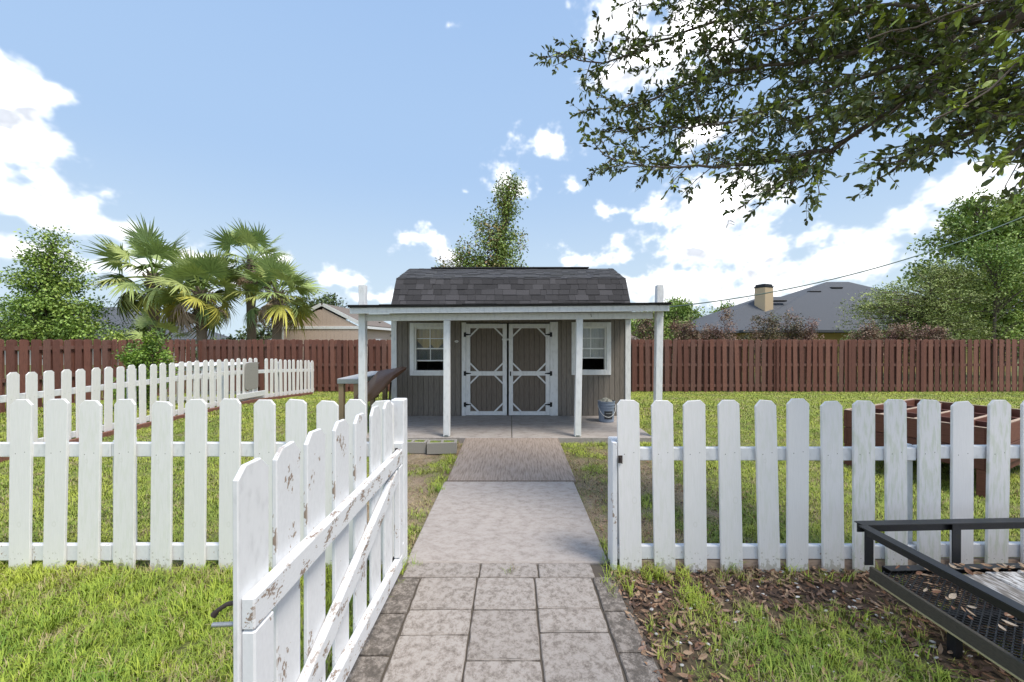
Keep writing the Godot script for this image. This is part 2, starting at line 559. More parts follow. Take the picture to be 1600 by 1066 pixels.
	M.oak_leaf.backlight = Color(0.9, 0.9, 0.35)
	M.blade = mat(Color(1, 1, 1), 0.7)
	M.blade.vertex_color_use_as_albedo = true
	M.blade.backlight = Color(0.6, 0.6, 0.4)
	M.litter = mat(Color(1, 1, 1), 0.8)
	M.litter.vertex_color_use_as_albedo = true
	M.bark = mat(Color(0.16, 0.125, 0.10), 0.95, streak, Vector3(5, 1.2, 5))
	bump(M.bark, grainy, 1.0)
	M.palm_bark = mat(Color(0.24, 0.185, 0.14), 0.95, streak, Vector3(1.5, 7, 1.5))
	M.ground = mat(Color(1, 1, 1), 0.97, ntex(1024, 0.03, 7, 95, [[0.0, grey(0.25)], [0.40, grey(0.72)], [0.62, grey(1.0)], [1.0, grey(1.2)]], 0.78), Vector3(0.8, 0.8, 0.8))
	M.ground.vertex_color_use_as_albedo = true
	M.dark = mat(Color(0.02, 0.019, 0.018), 0.9)
	M.curtain_yellow = mat(Color(0.52, 0.40, 0.17), 0.9)
	M.curtain_white = mat(Color(0.55, 0.56, 0.55), 0.9)
	var g := StandardMaterial3D.new()
	g.transparency = BaseMaterial3D.TRANSPARENCY_ALPHA
	g.albedo_color = Color(0.75, 0.82, 0.85, 0.12)
	g.roughness = 0.03
	M.glass = g


# ---------------------------------------------------------------- ground
func ground_y(x: float, d: float) -> float:
	return -0.018 - 0.25 * smoothstep(8.8, 13.6, d) - 0.5 * smoothstep(14.0, 30.0, d)


# share of bare dry ground (0 lawn .. 1 bare)
func bare(x: float, d: float) -> float:
	var n := patch.get_noise_2d(x * 1.0, d * 1.0) * 0.9 + fine.get_noise_2d(x, d) * 0.5
	var b := smoothstep(0.30, 0.70, n) * (0.75 if d < 2.7 else 0.45)
	# sandy strip left of the path, dry strip right of it
	if d > 2.5 and d < 6.0:
		var l: float = 1.0 - smoothstep(0.32, 0.62, absf(x + 0.98))
		b = maxf(b, smoothstep(0.15, 0.75, l * (0.80 + 1.3 * n) * smoothstep(2.5, 2.8, d)))
		var r: float = smoothstep(0.5, 0.7, x) * (1.0 - smoothstep(1.2, 2.5, x)) * (1.0 - smoothstep(4.9, 6.0, d))
		b = maxf(b, smoothstep(0.10, 0.75, r * (0.60 + 1.3 * n)))
	# trodden soil under the front fence
	b = maxf(b, (1.0 - smoothstep(0.05, 0.28, absf(d - 2.66))) * clampf(0.45 + n, 0.0, 1.0) * 0.7)
	return clampf(b, 0.0, 1.0)


# share of leaf litter in the corner by the trailer
func litter(x: float, d: float) -> float:
	if x < 0.55 or d > 2.9: return 0.0
	var n := patch.get_noise_2d(x * 1.3 + 31.0, d * 1.3) * 0.7 + fine.get_noise_2d(x * 1.2, d * 1.2 + 9.0) * 0.45
	var near_fence := smoothstep(1.95, 2.25, d + 0.25 * n)
	var grassy := (1.0 - smoothstep(0.35, 0.75, Vector2((x - 1.35) / 1.1, (d - 1.75) / 0.7).length() + 0.35 * n))
	return clampf(maxf(near_fence, 0.85 - 0.75 * grassy + 0.2 * n) * (1.0 - smoothstep(2.6, 2.8, d)), 0.0, 1.0)


func on_hard(x: float, d: float) -> bool:
	if x > -0.78 and x < 0.68 and d < 2.66: return true
	if x > -0.74 and x < 0.68 and d < 6.0: return true
	if x > -2.25 and x < 2.12 and d > 5.82 and d < 10.5: return true
	return false


func make_ground():
	var xs := []
	var x := -150.0
	while x < 150.0:
		xs.append(x)
		var a := absf(x + 0.06)
		x += 0.12 if a < 7.0 else (0.35 if a < 14.0 else (1.5 if a < 25.0 else 12.0))
	var ds := []
	var d := -20.0
	while d < 260.0:
		ds.append(d)
		d += 4.0 if d < -4.1 else (0.12 if d < 9.0 else (0.25 if d < 15.0 else (1.5 if d < 30.0 else 20.0)))
	var v := PackedVector3Array()
	var n := PackedVector3Array()
	var c := PackedColorArray()
	var idx := PackedInt32Array()
	for j in ds.size():
		for i in xs.size():
			var px: float = xs[i]
			var pd: float = ds[j]
			var h := ground_y(px, pd) + 0.012 * fine.get_noise_2d(px * 0.8, pd * 0.8)
			if on_hard(px, pd): h -= 0.02
			v.append(Vector3(px, h, -pd))
			n.append(Vector3.UP)
			var b := bare(px, pd)
			var t := 0.5 + 0.5 * patch.get_noise_2d(px * 0.7 + 50.0, pd * 0.7)
			var green := Color(0.115, 0.135, 0.040).lerp(Color(0.175, 0.175, 0.058), t)
			var sand := Color(0.36, 0.285, 0.205).lerp(Color(0.24, 0.175, 0.115), clampf(0.5 + fine.get_noise_2d(px * 2.0, pd * 2.0), 0, 1))
			var col := green.lerp(sand, b)
			col = col.lerp(Color(0.105, 0.070, 0.048), litter(px, pd))
			c.append(col)
	var w := xs.size()
	for j in ds.size() - 1:
		for i in w - 1:
			var a := j * w + i
			idx.append_array(PackedInt32Array([a, a + w, a + w + 1, a, a + w + 1, a + 1]))
	var arrays := []
	arrays.resize(Mesh.ARRAY_MAX)
	arrays[Mesh.ARRAY_VERTEX] = v
	arrays[Mesh.ARRAY_NORMAL] = n
	arrays[Mesh.ARRAY_COLOR] = c
	arrays[Mesh.ARRAY_INDEX] = idx
	var m := ArrayMesh.new()
	m.add_surface_from_arrays(Mesh.PRIMITIVE_TRIANGLES, arrays)
	m.surface_set_material(0, M.ground)
	var o := put("ground", m, self)
	o.set_meta("kind", "structure")


func make_path():
	# poured slab and the combed ramp up to the porch
	var g := Geo.new()
	g.box(Vector3(-0.033, -0.05, -3.445), Vector3(1.372, 0.10, 1.53), 0.008)
	structure("path_slab", g, M.slab)
	g = Geo.new()
	var poly := PackedVector2Array([Vector2(4.225, -0.10), Vector2(5.86, -0.10), Vector2(5.86, 0.052), Vector2(4.225, 0.006)])
	g.xf = Transform3D(Basis(Vector3(0, 0, -1), Vector3.UP, Vector3.RIGHT), Vector3(-0.005, 0, 0))
	g.prism(poly, 1.37, 0.006)
	structure("path_ramp", g, M.ramp)
	# porch slab, cast in two
	var porch := put("porch_slab", null, self)
	porch.set_meta("kind", "structure")
	for s in [[-2.22, -0.008], [-0.001, 2.10]]:
		var gg := Geo.new()
		gg.box(Vector3((s[0] + s[1]) / 2.0, -0.04, -7.4), Vector3(s[1] - s[0], 0.2, 3.06), 0.01)
		part("slab", gg, M.porch_floor, porch)
	# pavers bedded in sand
	var bed := Geo.new()
	bed.box(Vector3(-0.03, -0.062, -1.0), Vector3(1.42, 0.10, 3.34), 0.0)
	var pave := structure("paved_path", bed, M.joint)
	var cols := [[-0.576, -0.219], [-0.219, 0.140], [0.140, 0.502]]
	var rows := [[2.51, 2.21, 2.02, 1.66, 1.30, 0.94, 0.58, 0.2, -0.2, -0.55], [2.51, 2.21, 1.86, 1.50, 1.14, 0.78, 0.42, 0.06, -0.3, -0.6], [2.51, 2.22, 2.04, 1.68, 1.32, 0.96, 0.60, 0.24, -0.16, -0.52]]
	var r := RandomNumberGenerator.new()
	r.seed = 77
	for k in 3:
		for i in rows[k].size() - 1:
			paver(pave, cols[k][0], cols[k][1], rows[k][i + 1], rows[k][i], r, M.paver[r.randi() % 3])
	var strip := [-0.70, -0.21, 0.17, 0.53]
	for i in 3:
		paver(pave, strip[i], strip[i + 1], 2.51, 2.675, r, M.paver[0])
	var side := [2.50, 2.18, 1.89, 1.60, 1.31, 1.02, 0.73, 0.44, 0.15, -0.15, -0.45]
	for i in side.size() - 1:
		paver(pave, -0.762, -0.578, side[i + 1], side[i], r, M.dark_paver)
		var o: float = 0.012 * i
		paver(pave, 0.506, 0.648 + minf(o, 0.05), side[i + 1] + 0.02, side[i] + 0.02, r, M.dark_paver)
	pave.set_meta("kind", "structure")


func paver(parent: Node, x0: float, x1: float, d0: float, d1: float, r: RandomNumberGenerator, m: Material):
	var gap := 0.0045
	var w := x1 - x0 - 2.0 * gap
	var l := d1 - d0 - 2.0 * gap
	var g := Geo.new()
	# slightly uneven outline with worn edges
	var poly := PackedVector2Array()
	var k := 5
	for e in 4:
		for i in k:
			var t := float(i) / k
			var p: Vector2 = [Vector2(-w / 2 + w * t, -l / 2), Vector2(w / 2, -l / 2 + l * t), Vector2(w / 2 - w * t, l / 2), Vector2(-w / 2, l / 2 - l * t)][e]
			if i == 0: p *= 0.985
			poly.append(p + Vector2(r.randf_range(-1, 1), r.randf_range(-1, 1)) * 0.0022)
	g.xf = Transform3D(Basis(Vector3.RIGHT, Vector3(0, 0, -1), Vector3.UP), Vector3.ZERO)
	g.prism(poly, 0.05, 0.005)
	var tilt := Basis.from_euler(Vector3(r.randf_range(-1, 1) * 0.006, 0, r.randf_range(-1, 1) * 0.006))
	part("paver", g, m, parent, Vector3((x0 + x1) / 2, -0.0245 + r.randf_range(-0.002, 0.002), -(d0 + d1) / 2), tilt)


# ---------------------------------------------------------------- grass and litter
func tuft(seed_: int, blades: int, radius: float, h0: float, h1: float, wide: float, lean: float) -> ArrayMesh:
	var r := RandomNumberGenerator.new()
	r.seed = seed_
	var g := Geo.new()
	for k in blades:
		var a := r.randf() * TAU
		var q := radius * sqrt(r.randf())
		var root := Vector3(cos(a) * q, -0.005, sin(a) * q)
		var h := r.randf_range(h0, h1)
		var b := r.randf() * TAU
		var dir := Vector3(cos(b), 0, sin(b))
		var side := Vector3(-dir.z, 0, dir.x) * wide * r.randf_range(0.7, 1.2) / 2.0
		var l := lean * r.randf_range(0.2, 1.2)
		var mid := root + Vector3.UP * h * 0.6 + dir * h * l * 0.35
		var tip := root + Vector3.UP * h * (1.0 - 0.3 * l) + dir * h * l
		var n := (Vector3.UP * 0.75 + dir * -0.35).normalized()
		var t := r.randf_range(0.8, 1.2)
		g.tint = Color(t, t, t)
		g.tri3(root - side, root + side, mid + side * 0.8, n, n, n)
		g.tri3(root - side, mid + side * 0.8, mid - side * 0.8, n, n, n)
		g.tri3(mid - side * 0.8, mid + side * 0.8, tip, n, n, n)
	return g.mesh(M.blade)


func grass_color(r: RandomNumberGenerator, x: float, d: float, lush: float) -> Color:
	var t := clampf(0.5 + 0.8 * patch.get_noise_2d(x * 0.9 + 80.0, d * 0.9) + r.randf_range(-0.35, 0.35), 0.0, 1.0)
	var col := Color(0.135, 0.250, 0.024).lerp(Color(0.390, 0.470, 0.052), t)
	col = col.lerp(Color(0.42, 0.39, 0.115), (1.0 - lush) * r.randf_range(0.15, 0.75))
	if r.randf() < 0.08 + 0.25 * smoothstep(0.05, 0.5, patch.get_noise_2d(x * 1.6 + 20.0, d * 1.6)): col = Color(0.40, 0.33, 0.17) * r.randf_range(0.7, 1.15)
	return col


func lawn(called: String, label: String, seed_: int, x0: float, x1: float, d0: float, d1: float, n: int, meshes: Array, lush: float, size: Vector2, weight: float):
	var r := RandomNumberGenerator.new()
	r.seed = seed_
	var places := [[], [], []]
	var colors := [[], [], []]
	for k in n:
		# denser towards the camera
		var d := d0 + (d1 - d0) * pow(r.randf(), weight)
		var x := r.randf_range(x0, x1)
		if d > 3.0 and absf(x) > 1.38 * d + 0.8: continue
		if on_hard(x, d): continue
		if x > 3.2 and d < 2.45 and d > 1.0: continue
		var b := maxf(bare(x, d) * 1.05, litter(x, d) * 0.97)
		var straw := false
		if r.randf() < b:
			if bare(x, d) < 0.3 or r.randf() > 0.30: continue
			straw = true
		var s := r.randf_range(size.x, size.y) * (1.0 - 0.35 * b) * (1.0 + 0.45 * patch.get_noise_2d(x * 2.2 + 7.0, d * 2.2))
		var i := r.randi() % 3
		places[i].append(Transform3D(Basis(Vector3.UP, r.randf() * TAU).scaled(Vector3(s, s * r.randf_range(0.75, 1.25), s)), Vector3(x, ground_y(x, d), -d)))
		colors[i].append(grass_color(r, x, d, lush * (1.0 - b)) if not straw else [Color(0.44, 0.34, 0.20), Color(0.34, 0.25, 0.14), Color(0.30, 0.29, 0.11)][r.randi() % 3])
	var o := Node3D.new()
	o.name = numbered(called)
	add_child(o)
	tag(o, label, "grass", "", "stuff")
	for i in 3:
		if places[i].size():
			copies("blades", meshes[i], places[i], colors[i], o)


func make_grass():
	var long := [tuft(1, 9, 0.020, 0.030, 0.075, 0.0038, 1.0), tuft(2, 9, 0.024, 0.025, 0.065, 0.0042, 1.3), tuft(3, 8, 0.018, 0.035, 0.085, 0.0036, 0.8)]
	var short := [tuft(4, 16, 0.06, 0.016, 0.040, 0.0048, 1.2), tuft(5, 16, 0.07, 0.014, 0.036, 0.0052, 1.4), tuft(6, 15, 0.055, 0.018, 0.046, 0.0045, 1.0)]
	var far := [tuft(7, 20, 0.13, 0.018, 0.042, 0.011, 1.2), tuft(8, 20, 0.15, 0.016, 0.040, 0.012, 1.4), tuft(9, 20, 0.12, 0.02, 0.048, 0.010, 1.0)]
	lawn("grass", "long bright green grass in front of the white picket fence", 11, -4.6, -0.74, 0.35, 2.75, 21000, long, 0.95, Vector2(0.7, 1.25), 1.0)
	lawn("grass", "patchy grass growing through leaf litter beside the trailer", 12, 0.62, 4.2, 0.5, 2.7, 15000, long, 0.9, Vector2(0.75, 1.35), 1.0)
	lawn("grass", "mown lawn between the picket fence and the shed", 13, -9.5, 10.5, 2.65, 7.6, 56000, short, 0.5, Vector2(0.8, 1.3), 1.3)
	lawn("grass", "mown lawn running back to the brown fence", 14, -14.0, 18.5, 7.2, 13.7, 42000, far, 0.42, Vector2(0.8, 1.35), 1.0)
	var r := RandomNumberGenerator.new()
	r.seed = 19
	var places := []
	var colors := []
	# dry, trodden grass either side of the path
	for k in 16000:
		var x := r.randf_range(-1.75, 2.9)
		var d := 2.7 + 3.2 * pow(r.randf(), 1.3)
		if on_hard(x, d): continue
		var b := bare(x, d)
		if r.randf() > 0.12 + 0.9 * b * (0.45 + 0.9 * absf(fine.get_noise_2d(x * 1.4, d * 1.4))) or b < 0.15: continue
		if x < -0.7 and r.randf() < 0.62: continue
		var s := r.randf_range(0.45, 0.95)
		places.append(Transform3D(Basis(Vector3.UP, r.randf() * TAU).scaled(Vector3(s * 1.2, s * 0.7, s * 1.2)), Vector3(x, ground_y(x, d), -d)))
		colors.append([Color(0.46, 0.35, 0.21), Color(0.36, 0.26, 0.15), Color(0.30, 0.29, 0.11), Color(0.25, 0.18, 0.11), Color(0.21, 0.27, 0.07)][r.randi() % 5] * r.randf_range(0.8, 1.15))
	var dry := copies("dry_grass", short[1], places, colors, self)
	tag(dry, "dry trodden grass on both sides of the concrete path", "grass")
	# taller tufts where the mower does not reach
	places = []
	colors = []
	for k in 1500:
		var x := r.randf_range(-4.4, 3.2)
		var d := 2.56 + r.randf_range(-0.10, 0.08)
		if x > -0.72 and x < 0.66: continue
		if x > 1.2 and r.randf() < 0.8: continue
		if fine.get_noise_2d(x * 1.5, 3.0) < -0.12: continue
		var s := r.randf_range(0.8, 1.6)
		places.append(Transform3D(Basis(Vector3.UP, r.randf() * TAU).scaled(Vector3.ONE * s), Vector3(x, ground_y(x, d), -d)))
		colors.append(grass_color(r, x, d, 0.9))
	for spot in [[0.70, 2.60, 30], [0.66, 2.42, 16], [-0.60, 5.72, 26], [-1.10, 5.70, 30], [-0.30, 5.80, 0], [-0.72, 5.0, 26], [-0.76, 4.6, 26], [-0.78, 4.0, 20], [-0.72, 2.6, 18], [0.0, 2.52, 2], [2.2, 6.4, 30], [-0.9, 5.75, 25], [1.05, 2.3, 60], [1.9, 2.0, 25]]:
		for k in spot[2]:
			var x: float = spot[0] + r.randfn(0, 0.05)
			var d: float = spot[1] + r.randfn(0, 0.06)
			places.append(Transform3D(Basis(Vector3.UP, r.randf() * TAU).scaled(Vector3.ONE * r.randf_range(0.7, 1.3)), Vector3(x, ground_y(x, d), -d)))
			colors.append(grass_color(r, x, d, 1.0))
	var o := copies("grass", long[2], places, colors, self)
	tag(o, "taller grass tufts along fence foot and path edges", "grass")
	# fallen leaves and bits of shell
	var leaf := Geo.new()
	for k in 3:
		var a: float = [-1.0, -0.1, 0.65][k]
		var b: float = [-0.1, 0.65, 1.0][k]
		var wa: float = [0.0, 0.36, 0.26][k]
		var wb: float = [0.36, 0.26, 0.0][k]
		var ya := 0.25 * a * a
		var yb := 0.25 * b * b
		leaf.quad(Vector3(a, ya + wa * 0.4, -wa), Vector3(b, yb + wb * 0.4, -wb), Vector3(b, yb, 0), Vector3(a, ya, 0), Vector3.UP)
		leaf.quad(Vector3(a, ya + wa * 0.4, wa), Vector3(b, yb + wb * 0.4, wb), Vector3(b, yb, 0), Vector3(a, ya, 0), Vector3.UP)
	var lm := leaf.mesh(M.litter)
	places = []
	colors = []
	var browns := [Color(0.22, 0.115, 0.062), Color(0.30, 0.185, 0.115), Color(0.155, 0.082, 0.050), Color(0.38, 0.26, 0.17), Color(0.25, 0.16, 0.12), Color(0.10, 0.062, 0.045)]
	for k in 12000:
		var x := r.randf_range(0.62, 4.4)
		var d := r.randf_range(0.55, 2.75)
		if r.randf() > 0.12 + litter(x, d): continue
		var s := r.randf_range(0.012, 0.030)
		places.append(Transform3D(Basis.from_euler(Vector3(r.randfn(0, 0.35), r.randf() * TAU, r.randfn(0, 0.35))).scaled(Vector3.ONE * s), Vector3(x, ground_y(x, d) + r.randf_range(0.002, 0.022), -d)))
		colors.append(browns[r.randi() % 6] * r.randf_range(0.75, 1.2))
	for k in 900:
		var d := r.randf_range(2.7, 5.5)
		var x := r.randf_range(0.7, 2.4)
		places.append(Transform3D(Basis.from_euler(Vector3(r.randfn(0, 0.3), r.randf() * TAU, r.randfn(0, 0.3))).scaled(Vector3.ONE * r.randf_range(0.01, 0.022)), Vector3(x, ground_y(x, d) + 0.01, -d)))
		colors.append(browns[r.randi() % 6] * r.randf_range(0.8, 1.3))
	o = copies("leaf_litter", lm, places, colors, self)
	tag(o, "brown fallen oak leaves scattered over the soil by the trailer", "leaves")
	var stone := Geo.new()
	stone.lathe([Vector2(0, -0.4), Vector2(0.8, -0.25), Vector2(1.0, 0.05), Vector2(0.6, 0.4), Vector2(0, 0.5)], 6)
	places = []
	colors = []
	for k in 260:
		var x := r.randf_range(0.72, 3.2)
		var d := r.randf_range(0.9, 2.6)
		var s := r.randf_range(0.004, 0.013)
		places.append(Transform3D(Basis.from_euler(Vector3(r.randf(), r.randf() * TAU, r.randf())).scaled(Vector3(s * 1.4, s * 0.7, s)), Vector3(x, ground_y(x, d) + 0.012, -d)))
		colors.append(Color(0.62, 0.60, 0.57) * r.randf_range(0.7, 1.1))
	o = copies("pebbles", stone.mesh(M.litter), places, colors, self)
	tag(o, "small white shell chips strewn among the fallen leaves", "pebbles")


# ---------------------------------------------------------------- the shed
func wx(px: float) -> float: return (px - 800.0) / 82.6 + 0.02
func wy(py: float) -> float: return 1.5 - (py - 531.0) / 82.6 - 0.06


func make_shed():
	var shed := thing("garden_shed", "taupe gambrel roofed garden shed with white double doors and a front porch", "shed", Vector3(-0.02, 0.06, -7.53))
	var r := RandomNumberGenerator.new()
	r.seed = 31
	# openings in the front wall: x0, x1, y0, y1
	var holes := [[wx(647.0), wx(695.5), wy(578.5), wy(511.0)], [wx(899.5), wx(948.0), wy(577.5), wy(510.0)], [wx(722.0), wx(871.5), -1.0, wy(504.5)]]
	var walls := Geo.new()
	walls.box(Vector3(-2.22, 0.98, -1.45), Vector3(0.06, 1.94, 2.84), 0.0)
	walls.box(Vector3(2.22, 0.98, -1.45), Vector3(0.06, 1.94, 2.84), 0.0)
	walls.box(Vector3(0, 0.98, -2.90), Vector3(4.50, 1.94, 0.05), 0.0)
	walls.box(Vector3(0, 0.015, -1.44), Vector3(4.36, 0.03, 2.82), 0.0)
	var wall := part("wall", walls, M.siding[1], shed)
	for s in [-1.0, 1.0]:
		var gable := Geo.new()
		gable.xf = Transform3D(Basis(Vector3(0, 0, -1), Vector3.UP, Vector3.RIGHT), Vector3(2.22 * s, 0, 0))
		gable.prism(PackedVector2Array([Vector2(0.03, 1.955), Vector2(2.87, 1.955), Vector2(2.45, 2.60), Vector2(1.45, 2.99), Vector2(0.45, 2.60)]), 0.06)
		part("gable", gable, M.siding[1], shed)
	var pitch := 4.32 / 43.0
	for k in 43:
		var x0 := -2.16 + pitch * k + 0.0015
		var x1 := x0 + pitch - 0.003
		var spans := [[0.0, 1.97, x0, x1]]
		for h in holes:
			var next := []
			for s in spans:
				if s[3] <= h[0] or s[2] >= h[1]:
					next.append(s)
					continue
				if h[2] > s[0]: next.append([s[0], h[2], s[2], s[3]])
				if h[3] < s[1]: next.append([h[3], s[1], s[2], s[3]])
				if s[2] < h[0] and h[2] <= s[1]: next.append([max(s[0], h[2]), min(s[1], h[3]), s[2], h[0]])
				if s[3] > h[1] and h[2] <= s[1]: next.append([max(s[0], h[2]), min(s[1], h[3]), h[1], s[3]])
			spans = next
		for s in spans:
			if s[1] - s[0] < 0.005 or s[3] - s[2] < 0.004: continue
			boxpart("plank", Vector3(s[2], s[0], -0.035), Vector3(s[3], s[1], r.randf_range(-0.001, 0.001)), M.siding[r.randi() % 3], wall, 0.006)
	for s in [-1.0, 1.0]:
		boxpart("corner_trim", Vector3(2.21 * s - 0.052, 0.02, -0.03), Vector3(2.21 * s + 0.052, 1.90, 0.022), M.trim, shed, 0.006)
	shed_window(shed, 640.5, 702.0, 504.5, 587.0, true)
	shed_window(shed, 893.0, 954.6, 503.5, 586.0, false)
	shed_doors(shed)
	shed_roof(shed, r)
	shed_porch(shed)
	# small oval number plate
	var g := Geo.new()
	var oval := PackedVector2Array()
	for k in 16:
		oval.append(Vector2(cos(TAU * k / 16) * 0.036, sin(TAU * k / 16) * 0.022))
	g.prism(oval, 0.008, 0.002)
	var plate := part("number_plate", g, M.vinyl, shed, Vector3(wx(713.5), wy(533.5), 0.008))
	g = Geo.new()
	for k in 3:
		g.box(Vector3(-0.016 + 0.015 * k, 0.0, 0.0), Vector3(0.007, 0.016, 0.002), 0.0)
	part("mark", g, M.rust, plate, Vector3(0, 0, 0.0045))


func shed_window(shed: Node, x0: float, x1: float, y0: float, y1: float, left: bool):
	var a := wx(x0)
	var b := wx(x1)
	var t := wy(y0)
	var o := wy(y1)
	var w := 0.085
	var z := 0.022
	var win := put("window", null, shed)
	boxpart("casing", Vector3(a, o, -0.01), Vector3(a + w, t, z), M.trim, win, 0.005)
	boxpart("casing", Vector3(b - w, o, -0.01), Vector3(b, t, z), M.trim, win, 0.005)
	boxpart("casing", Vector3(a + w, t - w, -0.01), Vector3(b - w, t, z - 0.002), M.trim, win, 0.005)
	boxpart("sill", Vector3(a + w, o, -0.01), Vector3(b - w, o + w + 0.015, z + 0.004), M.trim, win, 0.005)
	a += w; b -= w; t -= w; o += w + 0.015
	# vinyl frame set back in the opening
	boxpart("jamb", Vector3(a, o, -0.09), Vector3(a + 0.03, t, 0.0), M.vinyl, win, 0.003)
	boxpart("jamb", Vector3(b - 0.03, o, -0.09), Vector3(b, t, 0.0), M.vinyl, win, 0.003)
	boxpart("jamb", Vector3(a + 0.03, t - 0.02, -0.09), Vector3(b - 0.03, t, -0.002), M.vinyl, win, 0.003)
	a += 0.03; b -= 0.03; t -= 0.02
	var mid := wy(545.0)
	var low: float = wy(564.0) if left else wy(559.5)
	var m := (a + b) / 2.0
	# upper sash, then the lower sash pushed part way up behind it
	for s in [[t, mid, -0.045, 2], [mid + 0.01, low, -0.075, 1]]:
		var st: float = s[0]
		var sb: float = s[1]
		var sz: float = s[2]
		boxpart("sash_rail", Vector3(a, sb - 0.012, sz - 0.012), Vector3(b, sb + 0.014, sz + 0.012), M.vinyl, win, 0.003)
		boxpart("sash_rail", Vector3(a, st - 0.014, sz - 0.012), Vector3(b, st, sz + 0.011), M.vinyl, win, 0.003)
		boxpart("muntin", Vector3(m - 0.008, sb + 0.014, sz - 0.008), Vector3(m + 0.008, st - 0.014, sz + 0.008), M.vinyl, win, 0.002)
		var rows: int = s[3]
		for k in range(1, rows):
			var y := sb + (st - sb) * k / rows
			boxpart("muntin", Vector3(a, y - 0.008, sz - 0.007), Vector3(m - 0.008, y + 0.008, sz + 0.007), M.vinyl, win, 0.002)
			boxpart("muntin", Vector3(m + 0.008, y - 0.008, sz - 0.007), Vector3(b, y + 0.008, sz + 0.007), M.vinyl, win, 0.002)
		for k in rows:
			for c in 2:
				var g := Geo.new()
				var y0_ := sb + (st - sb) * k / rows
				var y1_ := sb + (st - sb) * (k + 1) / rows
				var xa: float = [a, m][c]
				var xb: float = [m, b][c]
				g.quad(Vector3(xa, y0_, sz), Vector3(xb, y0_, sz), Vector3(xb, y1_, sz), Vector3(xa, y1_, sz), Vector3.BACK)
				part("pane", g, M.glass, win)
	# curtains behind the panes: a tied swag on one side of the porch, plain nets on the other
	var g := Geo.new()
	var n := 22
	for k in n:
		var u0 := float(k) / n
		var u1 := float(k + 1) / n
		var z0 := -0.15 + 0.02 * sin(u0 * 34.0)
		var z1 := -0.15 + 0.02 * sin(u1 * 34.0)
		var top := t + 0.03
		var xa := lerpf(a - 0.03, b + 0.03, u0)
		var xb := lerpf(a - 0.03, b + 0.03, u1)
		var bottom0: float = low - 0.02
		var bottom1: float = bottom0
		if left:
			bottom0 = lerpf(mid + 0.20, mid - 0.03, 1.0 - absf(2.0 * absf(u0 - 0.5) - 0.35) * 1.3)
			bottom1 = lerpf(mid + 0.20, mid - 0.03, 1.0 - absf(2.0 * absf(u1 - 0.5) - 0.35) * 1.3)
		g.quad(Vector3(xa, bottom0, z0), Vector3(xb, bottom1, z1), Vector3(xb, top, z1), Vector3(xa, top, z0), Vector3.BACK)
	part("curtain", g, M.curtain_yellow if left else M.curtain_white, win)


